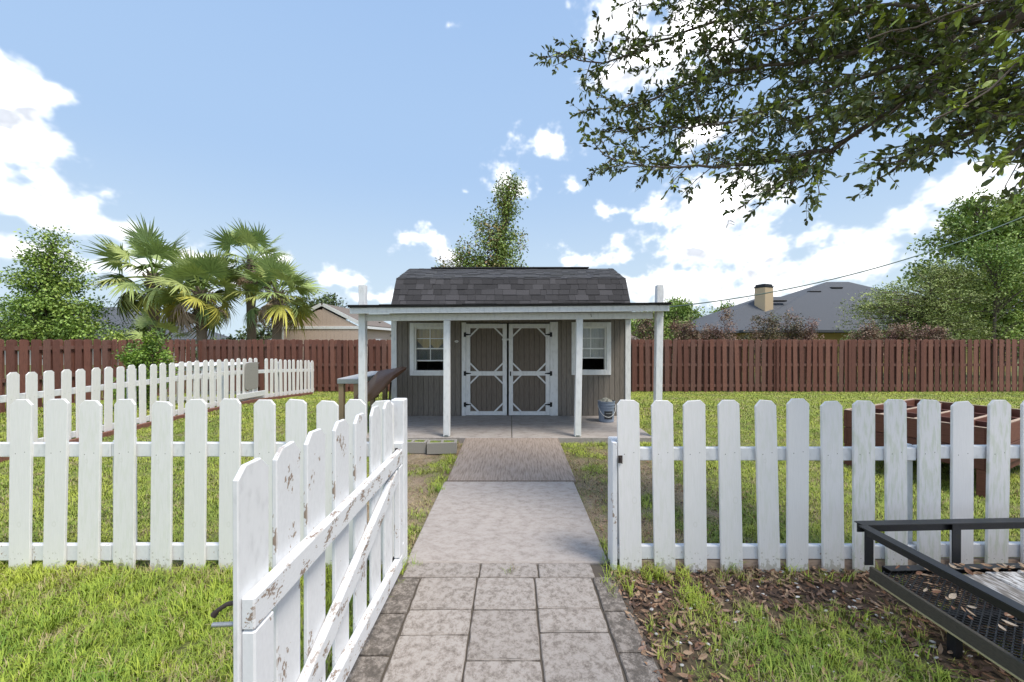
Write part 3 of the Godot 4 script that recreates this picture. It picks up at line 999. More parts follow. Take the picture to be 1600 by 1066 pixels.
func shed_doors(shed: Node):
	var edges := [[wx(728.4), wx(792.0)], [wx(795.0), wx(859.0)]]
	var top := wy(506.0)
	var bottom := 0.012
	boxpart("door_jamb", Vector3(wx(721.7), 0.005, -0.03), Vector3(wx(728.2), wy(504.0), 0.028), M.trim, shed, 0.005)
	boxpart("door_jamb", Vector3(wx(859.3), 0.005, -0.03), Vector3(wx(871.5), wy(503.0), 0.028), M.trim, shed, 0.005)
	for side in 2:
		var a: float = edges[side][0]
		var b: float = edges[side][1]
		var door := put("door", null, shed)
		var sw := 0.080
		var n := 8
		for k in n:
			var x0 := a + (b - a) * k / n + 0.0012
			boxpart("plank", Vector3(x0, bottom, -0.02), Vector3(x0 + (b - a) / n - 0.0024, top, 0.004), M.doorwood, door, 0.005)
		var f := 0.026
		boxpart("stile", Vector3(a, bottom, 0.005), Vector3(a + sw, top, f), M.trim, door, 0.004)
		boxpart("stile", Vector3(b - sw, bottom, 0.005), Vector3(b, top, f), M.trim, door, 0.004)
		var bands := [[top - 0.085, top], [wy(587.0), wy(580.0)], [bottom, wy(642.6)]]
		for s in bands:
			boxpart("rail", Vector3(a + sw, s[0], 0.005), Vector3(b - sw, s[1], f - 0.002), M.trim, door, 0.004)
		var l := 0.15
		for p in [[bands[1][1], bands[0][0]], [bands[2][1], bands[1][0]]]:
			for sx in [0, 1]:
				for sy in [0, 1]:
					var cx: float = [a + sw, b - sw][sx]
					var cy: float = p[sy]
					var dx: float = l if sx == 0 else -l
					var dy: float = l if sy == 0 else -l
					var w := 0.026
					var q := PackedVector2Array([Vector2(cx + dx - w * sign(dx), cy), Vector2(cx + dx + w * sign(dx) * 0.6, cy), Vector2(cx, cy + dy + w * sign(dy) * 0.6), Vector2(cx, cy + dy - w * sign(dy))])
					if Geometry2D.is_polygon_clockwise(q): q.reverse()
					var g := Geo.new()
					g.prism(q, 0.017, 0.003)
					part("brace", g, M.trim, door, Vector3(0, 0, 0.0145))
		# black tee hinges on the outer side
		var hx: float = a if side == 0 else b
		var s: float = 1.0 if side == 0 else -1.0
		for y in [wy(523.0), wy(583.5), wy(632.0)]:
			var g := Geo.new()
			g.box(Vector3(-0.028 * s, 0, 0), Vector3(0.030, 0.085, 0.008), 0.002)
			g.tube([Vector3(-0.008 * s, -0.045, 0.005), Vector3(-0.008 * s, 0.045, 0.005)], [0.009, 0.009], 8)
			var q := PackedVector2Array([Vector2(0, -0.018), Vector2(0.095 * s, -0.007), Vector2(0.095 * s, 0.007), Vector2(0, 0.018)])
			if Geometry2D.is_polygon_clockwise(q): q.reverse()
			g.prism(q, 0.006, 0.0015)
			part("hinge", g, M.black_iron, door, Vector3(hx, y, f + 0.0055))
		if side == 1:
			var g := Geo.new()
			g.box(Vector3.ZERO, Vector3(0.022, 0.085, 0.008), 0.003)
			g.tube([Vector3(0, -0.03, 0.004), Vector3(0, -0.03, 0.03), Vector3(0, 0.03, 0.03), Vector3(0, 0.03, 0.004)], [0.006, 0.006, 0.006, 0.006], 7)
			part("handle", g, M.black_iron, door, Vector3(a + 0.032, wy(584.0), f + 0.005))
	boxpart("door_bar", Vector3(wx(784.5), wy(532.0), 0.028), Vector3(wx(800.5), wy(529.0), 0.042), M.trim, shed, 0.003)


func shed_roof(shed: Node, r: RandomNumberGenerator):
	var w := 4.58
	var prof := [Vector2(0.08, 1.84), Vector2(-0.42, 2.64), Vector2(-1.45, 3.03), Vector2(-2.48, 2.64), Vector2(-2.98, 1.84)]
	var deck := Geo.new()
	for k in 4:
		var a: Vector2 = prof[k]
		var b: Vector2 = prof[k + 1]
		var dir := (b - a).normalized()
		var out := Vector2(dir.y, -dir.x) if k < 2 else Vector2(dir.y, -dir.x)
		if out.y < 0: out = -out
		var q := [a, b, b - out * 0.03, a - out * 0.03]
		for s in [-1.0, 1.0]:
			var x: float = w / 2 * s
			deck.quad(Vector3(x, q[0].y, q[0].x), Vector3(x, q[1].y, q[1].x), Vector3(x, q[2].y, q[2].x), Vector3(x, q[3].y, q[3].x), Vector3(s, 0, 0))
		for e in 4:
			var p0: Vector2 = q[e]
			var p1: Vector2 = q[(e + 1) % 4]
			var nn := Vector3(0, out.y, out.x) * (1.0 if e == 0 else -1.0)
			if e == 1 or e == 3:
				nn = Vector3(0, dir.y, dir.x) * (1.0 if e == 1 else -1.0)
			deck.quad(Vector3(-w / 2, p0.y, p0.x), Vector3(w / 2, p0.y, p0.x), Vector3(w / 2, p1.y, p1.x), Vector3(-w / 2, p1.y, p1.x), nn)
	var roof := part("roof", deck, M.roofing, shed)
	# steep front slope: single shingles
	var lo: Vector2 = prof[0]
	var hi: Vector2 = prof[1]
	var up := Vector3(0, hi.y - lo.y, hi.x - lo.x).normalized()
	var outn := Vector3.RIGHT.cross(up).normalized()
	var basis := Basis(Vector3.RIGHT, up, outn)
	var courses := 7
	var step := (hi - lo).length() / courses
	var meshes := {}
	for i in range(2, courses):
		var x := -w / 2 + 0.0
		while x < w / 2 - 0.02:
			var bw: float = [0.12, 0.16, 0.21, 0.26][r.randi() % 4]
			var x1 := minf(x + bw, w / 2)
			if w / 2 - x1 < 0.06: x1 = w / 2
			var thick := r.randf_range(0.006, 0.013)
			var at := Vector3((x + x1) / 2, lo.y, lo.x) + up * (step * (i + 0.5) + 0.02 + r.randf_range(-0.004, 0.003)) + outn * (0.011 + thick / 2)
			var tilt := basis * Basis.from_euler(Vector3(-0.045 + r.randf_range(-0.012, 0.008), 0, r.randfn(0, 0.006)))
			part("shingle", boxg(Vector3(x1 - x - 0.003, step + 0.035, thick), 0.002), M.shingle[r.randi() % 5], roof, at, tilt)
			x = x1
	# shallow upper slope: one mesh for each course
	lo = prof[1]
	hi = prof[2]
	up = Vector3(0, hi.y - lo.y, hi.x - lo.x).normalized()
	outn = Vector3.RIGHT.cross(up).normalized()
	basis = Basis(Vector3.RIGHT, up, outn)
	courses = 8
	step = (hi - lo).length() / courses
	var mix := mat(Color(1, 1, 1), 0.95, M.grainy, Vector3(5, 5, 5))
	mix.vertex_color_use_as_albedo = true
	for i in courses:
		var g := Geo.new()
		var x := -w / 2
		while x < w / 2 - 0.02:
			var x1 := minf(x + r.randf_range(0.10, 0.26), w / 2)
			if w / 2 - x1 < 0.06: x1 = w / 2
			var t := r.randf_range(0.045, 0.085)
			g.tint = Color(t, t * 1.0, t * 1.06)
			var thick := r.randf_range(0.006, 0.014)
			var at := Vector3((x + x1) / 2, lo.y, lo.x) + up * (step * (i + 0.5) + 0.0) + outn * (0.010 + thick / 2)
			g.box(at, Vector3(x1 - x - 0.002, step + 0.03, thick), 0.001, basis * Basis.from_euler(Vector3(-0.06, 0, 0)))
			x = x1
		part("shingle_course", g, mix, roof)
	var cap := Geo.new()
	cap.bar(Vector3(-w / 2 + 0.5, 3.052, -1.45), Vector3(w / 2 - 0.55, 3.058, -1.45), 0.20, 0.018, Vector3.BACK)
	part("ridge_cap", cap, M.roofing, roof)


func shed_porch(shed: Node):
	var tilt := Basis(Vector3.BACK, 0.0085)
	var o := Vector3(0, 0, 0)
	var g := Geo.new()
	g.xf = Transform3D(tilt, Vector3.ZERO)
	g.bar(Vector3(0, 1.925, 1.83), Vector3(0, 2.095, -0.09), 4.64, 0.030, Vector3.RIGHT, 0.004)
	var pr := part("porch_roof", g, M.roofing, shed, Vector3(0, 0.008, 0))
	# ragged edge of the roofing felt
	g = Geo.new()
	g.xf = Transform3D(tilt, Vector3.ZERO)
	var r := RandomNumberGenerator.new()
	r.seed = 4
	var x := -2.33
	while x < 2.32:
		var x1 := minf(x + r.randf_range(0.2, 0.5), 2.33)
		g.box(Vector3((x + x1) / 2, 1.948 + r.randf_range(-0.004, 0.006), 1.80), Vector3(x1 - x, 0.012, 0.12), 0.002, Basis.from_euler(Vector3(r.randf_range(0.02, 0.10), 0, r.randf_range(-0.01, 0.01))))
		x = x1
	part("roofing_felt", g, M.shingle[0], pr)
	g = Geo.new()
	g.xf = Transform3D(tilt, Vector3.ZERO)
	g.box(Vector3(0, 1.876, 1.79), Vector3(4.60, 0.088, 0.03), 0.004)
	part("fascia", g, M.trim, shed)
	for s in [-1.0, 1.0]:
		g = Geo.new()
		g.xf = Transform3D(tilt, Vector3.ZERO)
		g.bar(Vector3(2.285 * s, 1.876, 1.774), Vector3(2.285 * s, 2.02, 0.05), 0.03, 0.088, Vector3.RIGHT, 0.004)
		part("barge_board", g, M.trim, shed)
	g = Geo.new()
	g.xf = Transform3D(tilt, Vector3.ZERO)
	g.box(Vector3(-0.005, 1.786, 1.60), Vector3(4.26, 0.102, 0.04), 0.004)
	var beam := part("beam", g, M.trim, shed)
	g = Geo.new()
	g.tube([Vector3(0, 0.02, 0), Vector3(0, 0.0, 0.02), Vector3(0.004, -0.02, 0.018), Vector3(0.012, -0.022, 0.012)], [0.003, 0.003, 0.003, 0.002], 6)
	part("hook", g, M.rust, beam, Vector3(1.19, 1.80, 1.625))
	# inner posts, a little out of plumb
	for q in [[-0.946, -0.952, 1.725], [1.025, 0.995, 1.745]]:
		g = Geo.new()
		g.bar(Vector3(q[1], 0.004, 1.60), Vector3(q[0], q[2], 1.60), 0.094, 0.094, Vector3.RIGHT, 0.006)
		var post := part("post", g, M.trim, shed)
		var p := Geo.new()
		p.box(Vector3(q[1], 0.018, 1.651), Vector3(0.05, 0.03, 0.006), 0.002)
		part("bracket", p, M.galvanised, post)
	for q in [[-2.205, -2.20], [2.185, 2.215]]:
		g = Geo.new()
		g.bar(Vector3(q[0], -0.10, 1.60), Vector3(q[1], 2.255, 1.60), 0.100, 0.100, Vector3.RIGHT, 0.006)
		part("post", g, M.trim, shed)


# ---------------------------------------------------------------- fences
func dog_ear(w: float, h: float, ear := 0.032) -> PackedVector2Array:
	return PackedVector2Array([Vector2(-w / 2, 0), Vector2(w / 2, 0), Vector2(w / 2, h - ear), Vector2(w / 2 - ear, h), Vector2(-w / 2 + ear, h), Vector2(-w / 2, h - ear)])


func picket_mesh(w: float, h: float, depth: float, m: Material, seed_: int) -> ArrayMesh:
	var r := RandomNumberGenerator.new()
	r.seed = seed_
	var q := dog_ear(w, h, r.randf_range(0.026, 0.036))
	for i in q.size():
		q[i] += Vector2(r.randf_range(-1, 1) * 0.003, r.randf_range(-1, 1) * 0.004)
	var g := Geo.new()
	g.prism(q, depth, 0.0025)
	return g.mesh(m)


func picket_run(fence: Node, centres: Array, leans: Array, d: float, mossy: Array, seed_: int):
	var r := RandomNumberGenerator.new()
	r.seed = seed_
	for k in centres.size():
		var m: Material = M["picket%d" % (r.randi() % 4)]
		if k in mossy: m = M["mossy%d" % (r.randi() % 2)]
		var x: float = (centres[k] - 800.0) * d / FOCAL
		var lean: float = leans[k] if k < leans.size() else r.randf_range(-0.012, 0.004)
		var h := 1.13 + r.randf_range(-0.008, 0.006)
		var b := Basis.from_euler(Vector3(r.randf_range(-0.006, 0.006), r.randf_range(-0.03, 0.03), lean))
		var foot := x + lean * 1.1
		put("picket", picket_mesh(0.140 + r.randf_range(-0.003, 0.002), h, 0.017, m, seed_ * 100 + k), fence, Vector3(foot, -0.022 + r.randf_range(-0.006, 0.004), -d), b)


func make_front_fences():
	var d := 2.60
	var fence := thing("picket_fence", "white picket fence standing on the lawn side of the open gate", "fence", Vector3.ZERO)
	picket_run(fence, [-190, -133, -79, -24, 32, 89, 141, 196.5, 252.5, 306.5, 359.5, 413.5, 463, 512, 555.5, 598], [0, 0, -0.01, -0.006, -0.008, -0.02, -0.016, -0.012, -0.006, -0.014, -0.007, 0.0, -0.004, 0.0, 0.004, 0.0], d, [], 1)
	for q in [[-4.3, -2.64, 0.774, 0.0], [-2.636, -0.72, 0.776, 0.002]]:
		boxpart("rail", Vector3(q[0], 0.728 + q[3], -d - 0.050), Vector3(q[1], 0.820 + q[3], -d - 0.0125), M.white, fence, 0.005)
		boxpart("rail", Vector3(q[0], 0.045 + q[3], -d - 0.050), Vector3(q[1], 0.150 + q[3], -d - 0.0125), M.chipped, fence, 0.005)
	for x in [-2.625, -0.765]:
		boxpart("post", Vector3(x - 0.045, -0.25, -d - 0.142), Vector3(x + 0.045, 0.83 if x < -1 else 1.10, -d - 0.053), M.white, fence, 0.006)

	fence = thing("picket_fence", "white picket fence between the path and the black trailer", "fence", Vector3.ZERO)
	picket_run(fence, [981.5, 1034, 1084, 1139, 1196, 1246.5, 1299.5, 1348.5, 1400, 1453, 1505, 1560, 1614, 1669, 1724, 1780], [0.015, 0.019, 0.013, 0.019, 0.026, -0.002, 0.012, 0.008, 0.006, 0.0, -0.004, -0.006], d, [7, 8, 9, 11], 2)
	for q in [[0.69, 2.66, 0.0], [2.664, 4.3, 0.012]]:
		boxpart("rail", Vector3(q[0], 0.705 + q[2], -d - 0.050), Vector3(q[1], 0.790 + q[2], -d - 0.0125), M.white, fence, 0.005)
		boxpart("rail", Vector3(q[0], 0.055 + q[2], -d - 0.050), Vector3(q[1], 0.145 + q[2], -d - 0.0125), M.chipped, fence, 0.005)
	boxpart("post", Vector3(0.66, -0.25, -d - 0.142), Vector3(0.75, 0.835, -d - 0.053), M.white, fence, 0.006)
	boxpart("post", Vector3(2.59, -0.25, -d - 0.142), Vector3(2.68, 0.80, -d - 0.053), M.white, fence, 0.006)
	boxpart("stop_board", Vector3(0.655, -0.01, -d - 0.052), Vector3(0.688, 0.83, -d + 0.005), M.chipped, fence, 0.004)
	# bare board under the bottom rail
	boxpart("kick_board", Vector3(0.75, -0.03, -d - 0.047), Vector3(4.3, 0.05, -d - 0.016), M.raw_edge, fence, 0.003)
	var g := Geo.new()
	g.box(Vector3.ZERO, Vector3(0.028, 0.05, 0.006), 0.002)
	g.tube([Vector3(0, 0.012, 0.003), Vector3(0, 0.012, 0.022), Vector3(0.004, -0.02, 0.026)], [0.005, 0.005, 0.004], 6)
	part("latch", g, M.rust, fence, Vector3(0.705, 0.722, -d + 0.013))


func make_gate():
	# swung open towards the viewer, along the edge of the path
	var gate := thing("fence_gate", "open white picket gate with flaking paint and a diagonal brace", "gate", Vector3(-0.722, 0, -2.50))
	var r := RandomNumberGenerator.new()
	r.seed = 12
	var turn := Basis(Vector3.UP, -PI / 2 + 0.012)
	var pickets := [[1.045, 1.178, 1.163], [1.218, 1.352, 1.163], [1.40, 1.535, 1.166], [1.62, 1.755, 1.160], [1.835, 1.968, 1.146], [2.045, 2.182, 1.144], [2.255, 2.392, 1.142]]
	for k in pickets.size():
		var p = pickets[k]
		var g := Geo.new()
		var w: float = p[1] - p[0]
		var h: float = p[2] - 0.03
		var q := dog_ear(w, h, 0.034)
		for i in q.size(): q[i] += Vector2(r.randf_range(-1, 1) * 0.002, r.randf_range(-1, 1) * 0.003)
		g.prism(q, 0.016, 0.003)
		part("picket", g, M.chipped if k in [1, 2, 3, 4] else M.white, gate, Vector3(-0.006, 0.03, 2.50 - (p[0] + p[1]) / 2), Basis(Vector3.UP, PI / 2))
	var x0 := 0.0025
	var x1 := 0.040
	var far := 0.02
	var near := 2.50 - 1.052
	var g := Geo.new()
	g.bar(Vector3((x0 + x1) / 2, 0.775, far), Vector3((x0 + x1) / 2, 0.772, near), x1 - x0, 0.088, Vector3.RIGHT, 0.005)
	part("rail", g, M.flaked, gate)
	g = Geo.new()
	g.bar(Vector3((x0 + x1) / 2, 0.118, far), Vector3((x0 + x1) / 2, 0.150, near - 0.092), x1 - x0, 0.088, Vector3.RIGHT, 0.005)
	part("rail", g, M.flaked, gate)
	g = Geo.new()
	g.bar(Vector3((x0 + x1) / 2, 0.05, near - 0.045), Vector3((x0 + x1) / 2, 0.7255, near - 0.045), x1 - x0, 0.088, Vector3.RIGHT, 0.005)
	part("stile", g, M.chipped, gate)
	g = Geo.new()
	g.bar(Vector3((x0 + x1) / 2, 0.170, far + 0.03), Vector3((x0 + x1) / 2, 0.725, far + 0.03), x1 - x0, 0.07, Vector3.RIGHT, 0.005)
	part("stile", g, M.chipped, gate)
	g = Geo.new()
	g.bar(Vector3((x0 + x1) / 2, 0.685, far + 0.09), Vector3((x0 + x1) / 2, 0.265, near - 0.115), x1 - x0 - 0.003, 0.085, Vector3.RIGHT, 0.005)
	part("brace", g, M.flaked, gate)
	# latch bolt and hook sticking out on the lawn side
	g = Geo.new()
	g.tube([Vector3(0, 0, 0), Vector3(-0.03, -0.004, 0.002), Vector3(-0.052, -0.018, 0.006), Vector3(-0.062, -0.030, 0.008)], [0.006, 0.006, 0.006, 0.009], 8)
	part("latch_hook", g, M.rust, gate, Vector3(-0.012, 0.795, near - 0.015))
	g = Geo.new()
	g.tube([Vector3(0, 0, 0), Vector3(-0.064, 0.0, 0.004)], [0.006, 0.006], 8)
	part("latch_bolt", g, M.galvanised, gate, Vector3(-0.012, 0.740, near - 0.01))
	for y in [0.775, 0.118]:
		g = Geo.new()
		g.box(Vector3.ZERO, Vector3(0.006, 0.05, 0.16), 0.002)
		g.tube([Vector3(0, -0.03, -0.085), Vector3(0, 0.03, -0.085)], [0.010, 0.010], 8)
		part("hinge", g, M.rust, gate, Vector3(-0.018, y, 0.04))


func make_garden_fence():
	var fence := thing("picket_fence", "white picket fence enclosing the garden by the brown side fence", "fence", Vector3(-6.4, 0, -4.4))
	var r := RandomNumberGenerator.new()
	r.seed = 23
	var meshes := []
	for k in 4: meshes.append(picket_mesh(0.125, 1.10, 0.017, M["picket%d" % k], 900 + k))
	var d := 4.5
	while d < 12.9:
		if not (d > 9.95 and d < 10.25):
			var y := ground_y(-6.4, d) - 0.01
			put("picket", meshes[r.randi() % 4], fence, Vector3(r.randf_range(-0.004, 0.004), y + r.randf_range(-0.01, 0.01), 4.4 - d), Basis.from_euler(Vector3(r.randfn(0, 0.008), PI / 2, 0)))
		d += 0.2 + r.randf_range(-0.006, 0.006) if d < 9.2 else 0.215
	for s in [[4.4, 9.0], [9.0, 11.0], [11.0, 12.9]]:
		for h in [0.77, 0.13]:
			var g := Geo.new()
			g.bar(Vector3(-0.035, ground_y(0, s[0]) + h, 4.4 - s[0]), Vector3(-0.035, ground_y(0, s[1]) + h, 4.4 - s[1] + 0.002), 0.09, 0.04, Vector3.UP, 0.004)
			part("rail", g, M.white, fence)
	for q in [4.5, 6.8, 9.0, 11.0, 12.92]:
		boxpart("post", Vector3(-0.15, ground_y(0, q) - 0.2, 4.4 - q - 0.045), Vector3(-0.058, ground_y(0, q) + 1.02, 4.4 - q + 0.045), M.white, fence, 0.005)
	# rust-brown timber edging at its foot
	var e := thing("timber_edging", "long brown timber edging at the foot of garden picket fence", "edging", Vector3(-6.33, 0, -4.4))
	for s in [[4.4, 7.2], [7.21, 9.6], [9.61, 12.6]]:
		var g := Geo.new()
		g.bar(Vector3(0, ground_y(0, s[0]) + 0.035, 4.4 - s[0]), Vector3(0, ground_y(0, s[1]) + 0.03, 4.4 - s[1]), 0.10, 0.06, Vector3.UP, 0.006)
		part("timber", g, M.board[2], e)
	# weathered board hung on it and the loose white rail below
	var b := thing("weathered_board", "grey weathered plywood board hanging on the garden picket fence", "board", Vector3(-6.37, 0.62, -9.72))
	var gb := Geo.new()
	var q := PackedVector2Array()
	for k in 16:
		var a := TAU * (k + 0.5) / 16
		q.append(Vector2(signf(cos(a)) * pow(absf(cos(a)), 0.25) * 0.24, signf(sin(a)) * pow(absf(sin(a)), 0.25) * 0.33))
	gb.prism(q, 0.018, 0.004)
	part("board", gb, mat(Color(0.36, 0.345, 0.32), 0.95, M.grainy, Vector3(2, 0.5, 2)), b, Vector3(0.012, 0, 0), Basis(Vector3.UP, PI / 2))
	b = thing("loose_rail", "loose white plank nailed across garden fence below the grey board", "plank", Vector3(-6.36, 0.20, -9.7))
	var gr := Geo.new()
	gr.bar(Vector3(0.012, -0.03, 0.52), Vector3(0.012, -0.06, -0.52), 0.13, 0.03, Vector3.UP, 0.006)
	part("plank", gr, M.white, b)
	# white slatted pen inside the garden
	var pen := thing("slatted_pen", "low white slatted pen with wavy roof inside the garden fence", "pen", Vector3(-7.55, ground_y(0, 10.0), -10.0))
	for x in [-0.80, 0.0, 0.72]:
		for z in [-0.5, 0.5]:
			boxpart("post", Vector3(x - 0.04, -0.05, z - 0.04), Vector3(x + 0.04, 0.90, z + 0.04), M.white, pen, 0.004)
	for z in [-0.5, 0.5]:
		for h in [0.86, 0.66, 0.16]:
			boxpart("rail", Vector3(-0.84, h - 0.04, z + 0.042), Vector3(0.76, h + 0.04, z + 0.062), M.white, pen, 0.003)
		for k in 5:
			var x := -0.66 + 0.29 * k
			boxpart("slat", Vector3(x - 0.03, 0.05, z + 0.064), Vector3(x + 0.03, 0.90, z + 0.080), M.white, pen, 0.003)
	var g := Geo.new()
	var n := 36
	for k in n:
		var xa := -0.88 + 1.70 * k / n
		var xb := -0.88 + 1.70 * (k + 1) / n
		var ya := 0.945 + 0.022 * sin(k * 1.05)
		var yb := 0.945 + 0.022 * sin((k + 1) * 1.05)
		for s in [0.0, -0.012]:
			g.quad(Vector3(xa, ya + s, -0.6), Vector3(xb, yb + s, -0.6), Vector3(xb, yb + s, 0.62), Vector3(xa, ya + s, 0.62), Vector3.UP * (1.0 if s == 0.0 else -1.0))
		for z in [-0.6, 0.62]:
			g.quad(Vector3(xa, ya - 0.012, z), Vector3(xb, yb - 0.012, z), Vector3(xb, yb, z), Vector3(xa, ya, z), Vector3(0, 0, z))
	part("roof", g, M.white, pen)


func board_fence(called: String, label: String, from: Vector2, to: Vector2, facing: Vector3, seed_: int, level := false):
	# from, to: (x, distance); pickets on both faces of the rails, offset by half a step
	var r := RandomNumberGenerator.new()
	r.seed = seed_
	var a := Vector3(from.x, ground_y(from.x, from.y), -from.y)
	var b := Vector3(to.x, ground_y(to.x, to.y), -to.y)
	var fence := thing(called, label, "fence", a)
	var flat := Vector3(b.x - a.x, 0, b.z - a.z)
	var l := flat.length()
	var dir := flat.normalized()
	var basis := Basis(dir, Vector3.UP, dir.cross(Vector3.UP))
	var meshes := []
	for k in 4:
		for v in 2:
			var g := Geo.new()
			var q := dog_ear(0.139, 1.74, 0.03)
			for i in q.size(): q[i] += Vector2(r.randf_range(-1, 1) * 0.003, r.randf_range(-1, 1) * 0.004)
			g.prism(q, 0.016, 0.002)
			meshes.append(g.mesh(M.board[k]))
	var step := 0.216
	var n := int(l / step)
	for side in 2:
		var off: Vector3 = facing * (0.030 if side == 0 else -0.030)
		for k in n:
			var t := (k + 0.5 + 0.5 * side) * step
			if t > l - 0.05: continue
			var at := dir * t + off
			at.y = (-0.235 - a.y if level else ground_y(a.x + at.x, -(a.z + at.z)) - a.y + 0.03) + r.randf_range(-0.014, 0.014)
			put("picket", meshes[r.randi() % 8], fence, at, basis * Basis.from_euler(Vector3(0, r.randfn(0, 0.03), r.randfn(0, 0.010))))
	var posts := int(l / 2.42) + 1
	for k in posts + 1:
		var t := minf(k * 2.42, l)
		var at := dir * t
		var y: float = -0.265 - a.y if level else ground_y(a.x + at.x, -(a.z + at.z)) - a.y
		part("post", boxg(Vector3(0.09, 2.0, 0.03), 0.004), M.board[1], fence, at + Vector3(0, y + 0.74, 0) + facing * 0.056, basis)
		if k < posts:
			var t1 := minf((k + 1) * 2.42, l)
			if t1 - t < 0.1: continue
			var a1 := dir * t1
			var y1: float = -0.265 - a.y if level else ground_y(a.x + a1.x, -(a.z + a1.z)) - a.y
			for h in [1.58, 0.92, 0.22]:
				var g := Geo.new()
				g.bar(at + Vector3(0, y + h, 0), a1 - dir * 0.004 + Vector3(0, y1 + h, 0), 0.085, 0.038, Vector3.UP, 0.003)
				part("rail", g, M.board[3], fence)


func make_board_fences():
	board_fence("board_fence", "brown shadowbox board fence across the back of the yard", Vector2(-10.45, 13.4), Vector2(18.2, 13.4), Vector3(0, 0, 1), 51)
	board_fence("board_fence", "brown shadowbox board fence running along the garden side", Vector2(-10.5, 5.6), Vector2(-10.5, 13.3), Vector3(1, 0, 0), 52, true)


# ---------------------------------------------------------------- things in the yard
func make_bucket():
	var b := thing("bucket", "blue grey plastic bucket with dark label on the porch", "bucket", Vector3(1.665, 0.061, -7.02))
	var plastic := mat(Color(0.25, 0.30, 0.39), 0.45, M.grainy, Vector3(1, 1, 1))
	var g := Geo.new()
	g.lathe([Vector2(0, 0.0), Vector2(0.126, 0.0), Vector2(0.130, 0.008), Vector2(0.137, 0.25), Vector2(0.146, 0.252), Vector2(0.147, 0.268), Vector2(0.139, 0.27), Vector2(0.140, 0.295), Vector2(0.150, 0.297), Vector2(0.151, 0.312), Vector2(0.143, 0.315), Vector2(0.145, 0.345), Vector2(0.151, 0.352), Vector2(0.151, 0.362), Vector2(0.143, 0.364), Vector2(0.132, 0.20), Vector2(0, 0.19)], 28)
	part("body", g, plastic, b)
	# label wrapped round the front
	g = Geo.new()
	var h := Geo.new()
	for k in 12:
		var a0 := PI / 2 - 0.62 + 1.1 * k / 12
		var a1 := PI / 2 - 0.62 + 1.1 * (k + 1) / 12
		for s in [[g, 0.06, 0.20, 0.1385], [h, 0.150, 0.165, 0.1395], [h, 0.085, 0.093, 0.1375], [h, 0.105, 0.111, 0.1380]]:
			if s[0] == h and (k < 2 or k > 9): continue
			var r0: float = s[3] - 0.0035
			var r1: float = s[3] + 0.0005
			s[0].quad(Vector3(cos(a0) * r0, s[1], sin(a0) * r0), Vector3(cos(a1) * r0, s[1], sin(a1) * r0), Vector3(cos(a1) * r1, s[2], sin(a1) * r1), Vector3(cos(a0) * r1, s[2], sin(a0) * r1), Vector3(0, 0, 1))
	var label := part("label", g, mat(Color(0.03, 0.032, 0.036), 0.5), b)
	part("print", h, mat(Color(0.45, 0.47, 0.47), 0.5), label)
	g = Geo.new()
	var pts := []
	var rad := []
	for k in 13:
		var a := PI * k / 12
		pts.append(Vector3(cos(a) * 0.153, 0.30 - sin(a) * 0.20, 0.03 + sin(a) * 0.125))
		rad.append(0.0035)
	g.tube(pts, rad, 6)
	part("bail", g, M.vinyl, b)
	var rag := thing("rag", "crumpled pale rag lying on the bucket", "rag", Vector3(1.655, 0.425, -7.02))
	g = Geo.new()
	var n := 14
	var grid := []
	for j in n + 1:
		var row := []
		for i in n + 1:
			var u := Vector2(i, j) / n * 2.0 - Vector2.ONE
			var e := maxf(0.0, 1.0 - u.length_squared() * 0.8)
			row.append(Vector3(u.x * 0.105, 0.055 * e + 0.03 * fine.get_noise_2d(u.x * 1.2 + 5.0, u.y * 1.2) - 0.012, u.y * 0.10))
		grid.append(row)
	for j in n:
		for i in n:
			g.quad(grid[j][i], grid[j][i + 1], grid[j + 1][i + 1], grid[j + 1][i], Vector3.UP)
			g.quad(grid[j][i] - Vector3(0, 0.012, 0), grid[j][i + 1] - Vector3(0, 0.012, 0), grid[j + 1][i + 1] - Vector3(0, 0.012, 0), grid[j + 1][i] - Vector3(0, 0.012, 0), Vector3.DOWN)
	part("cloth", g, mat(Color(0.40, 0.39, 0.33), 0.95, M.grainy, Vector3(6, 6, 6)), rag)


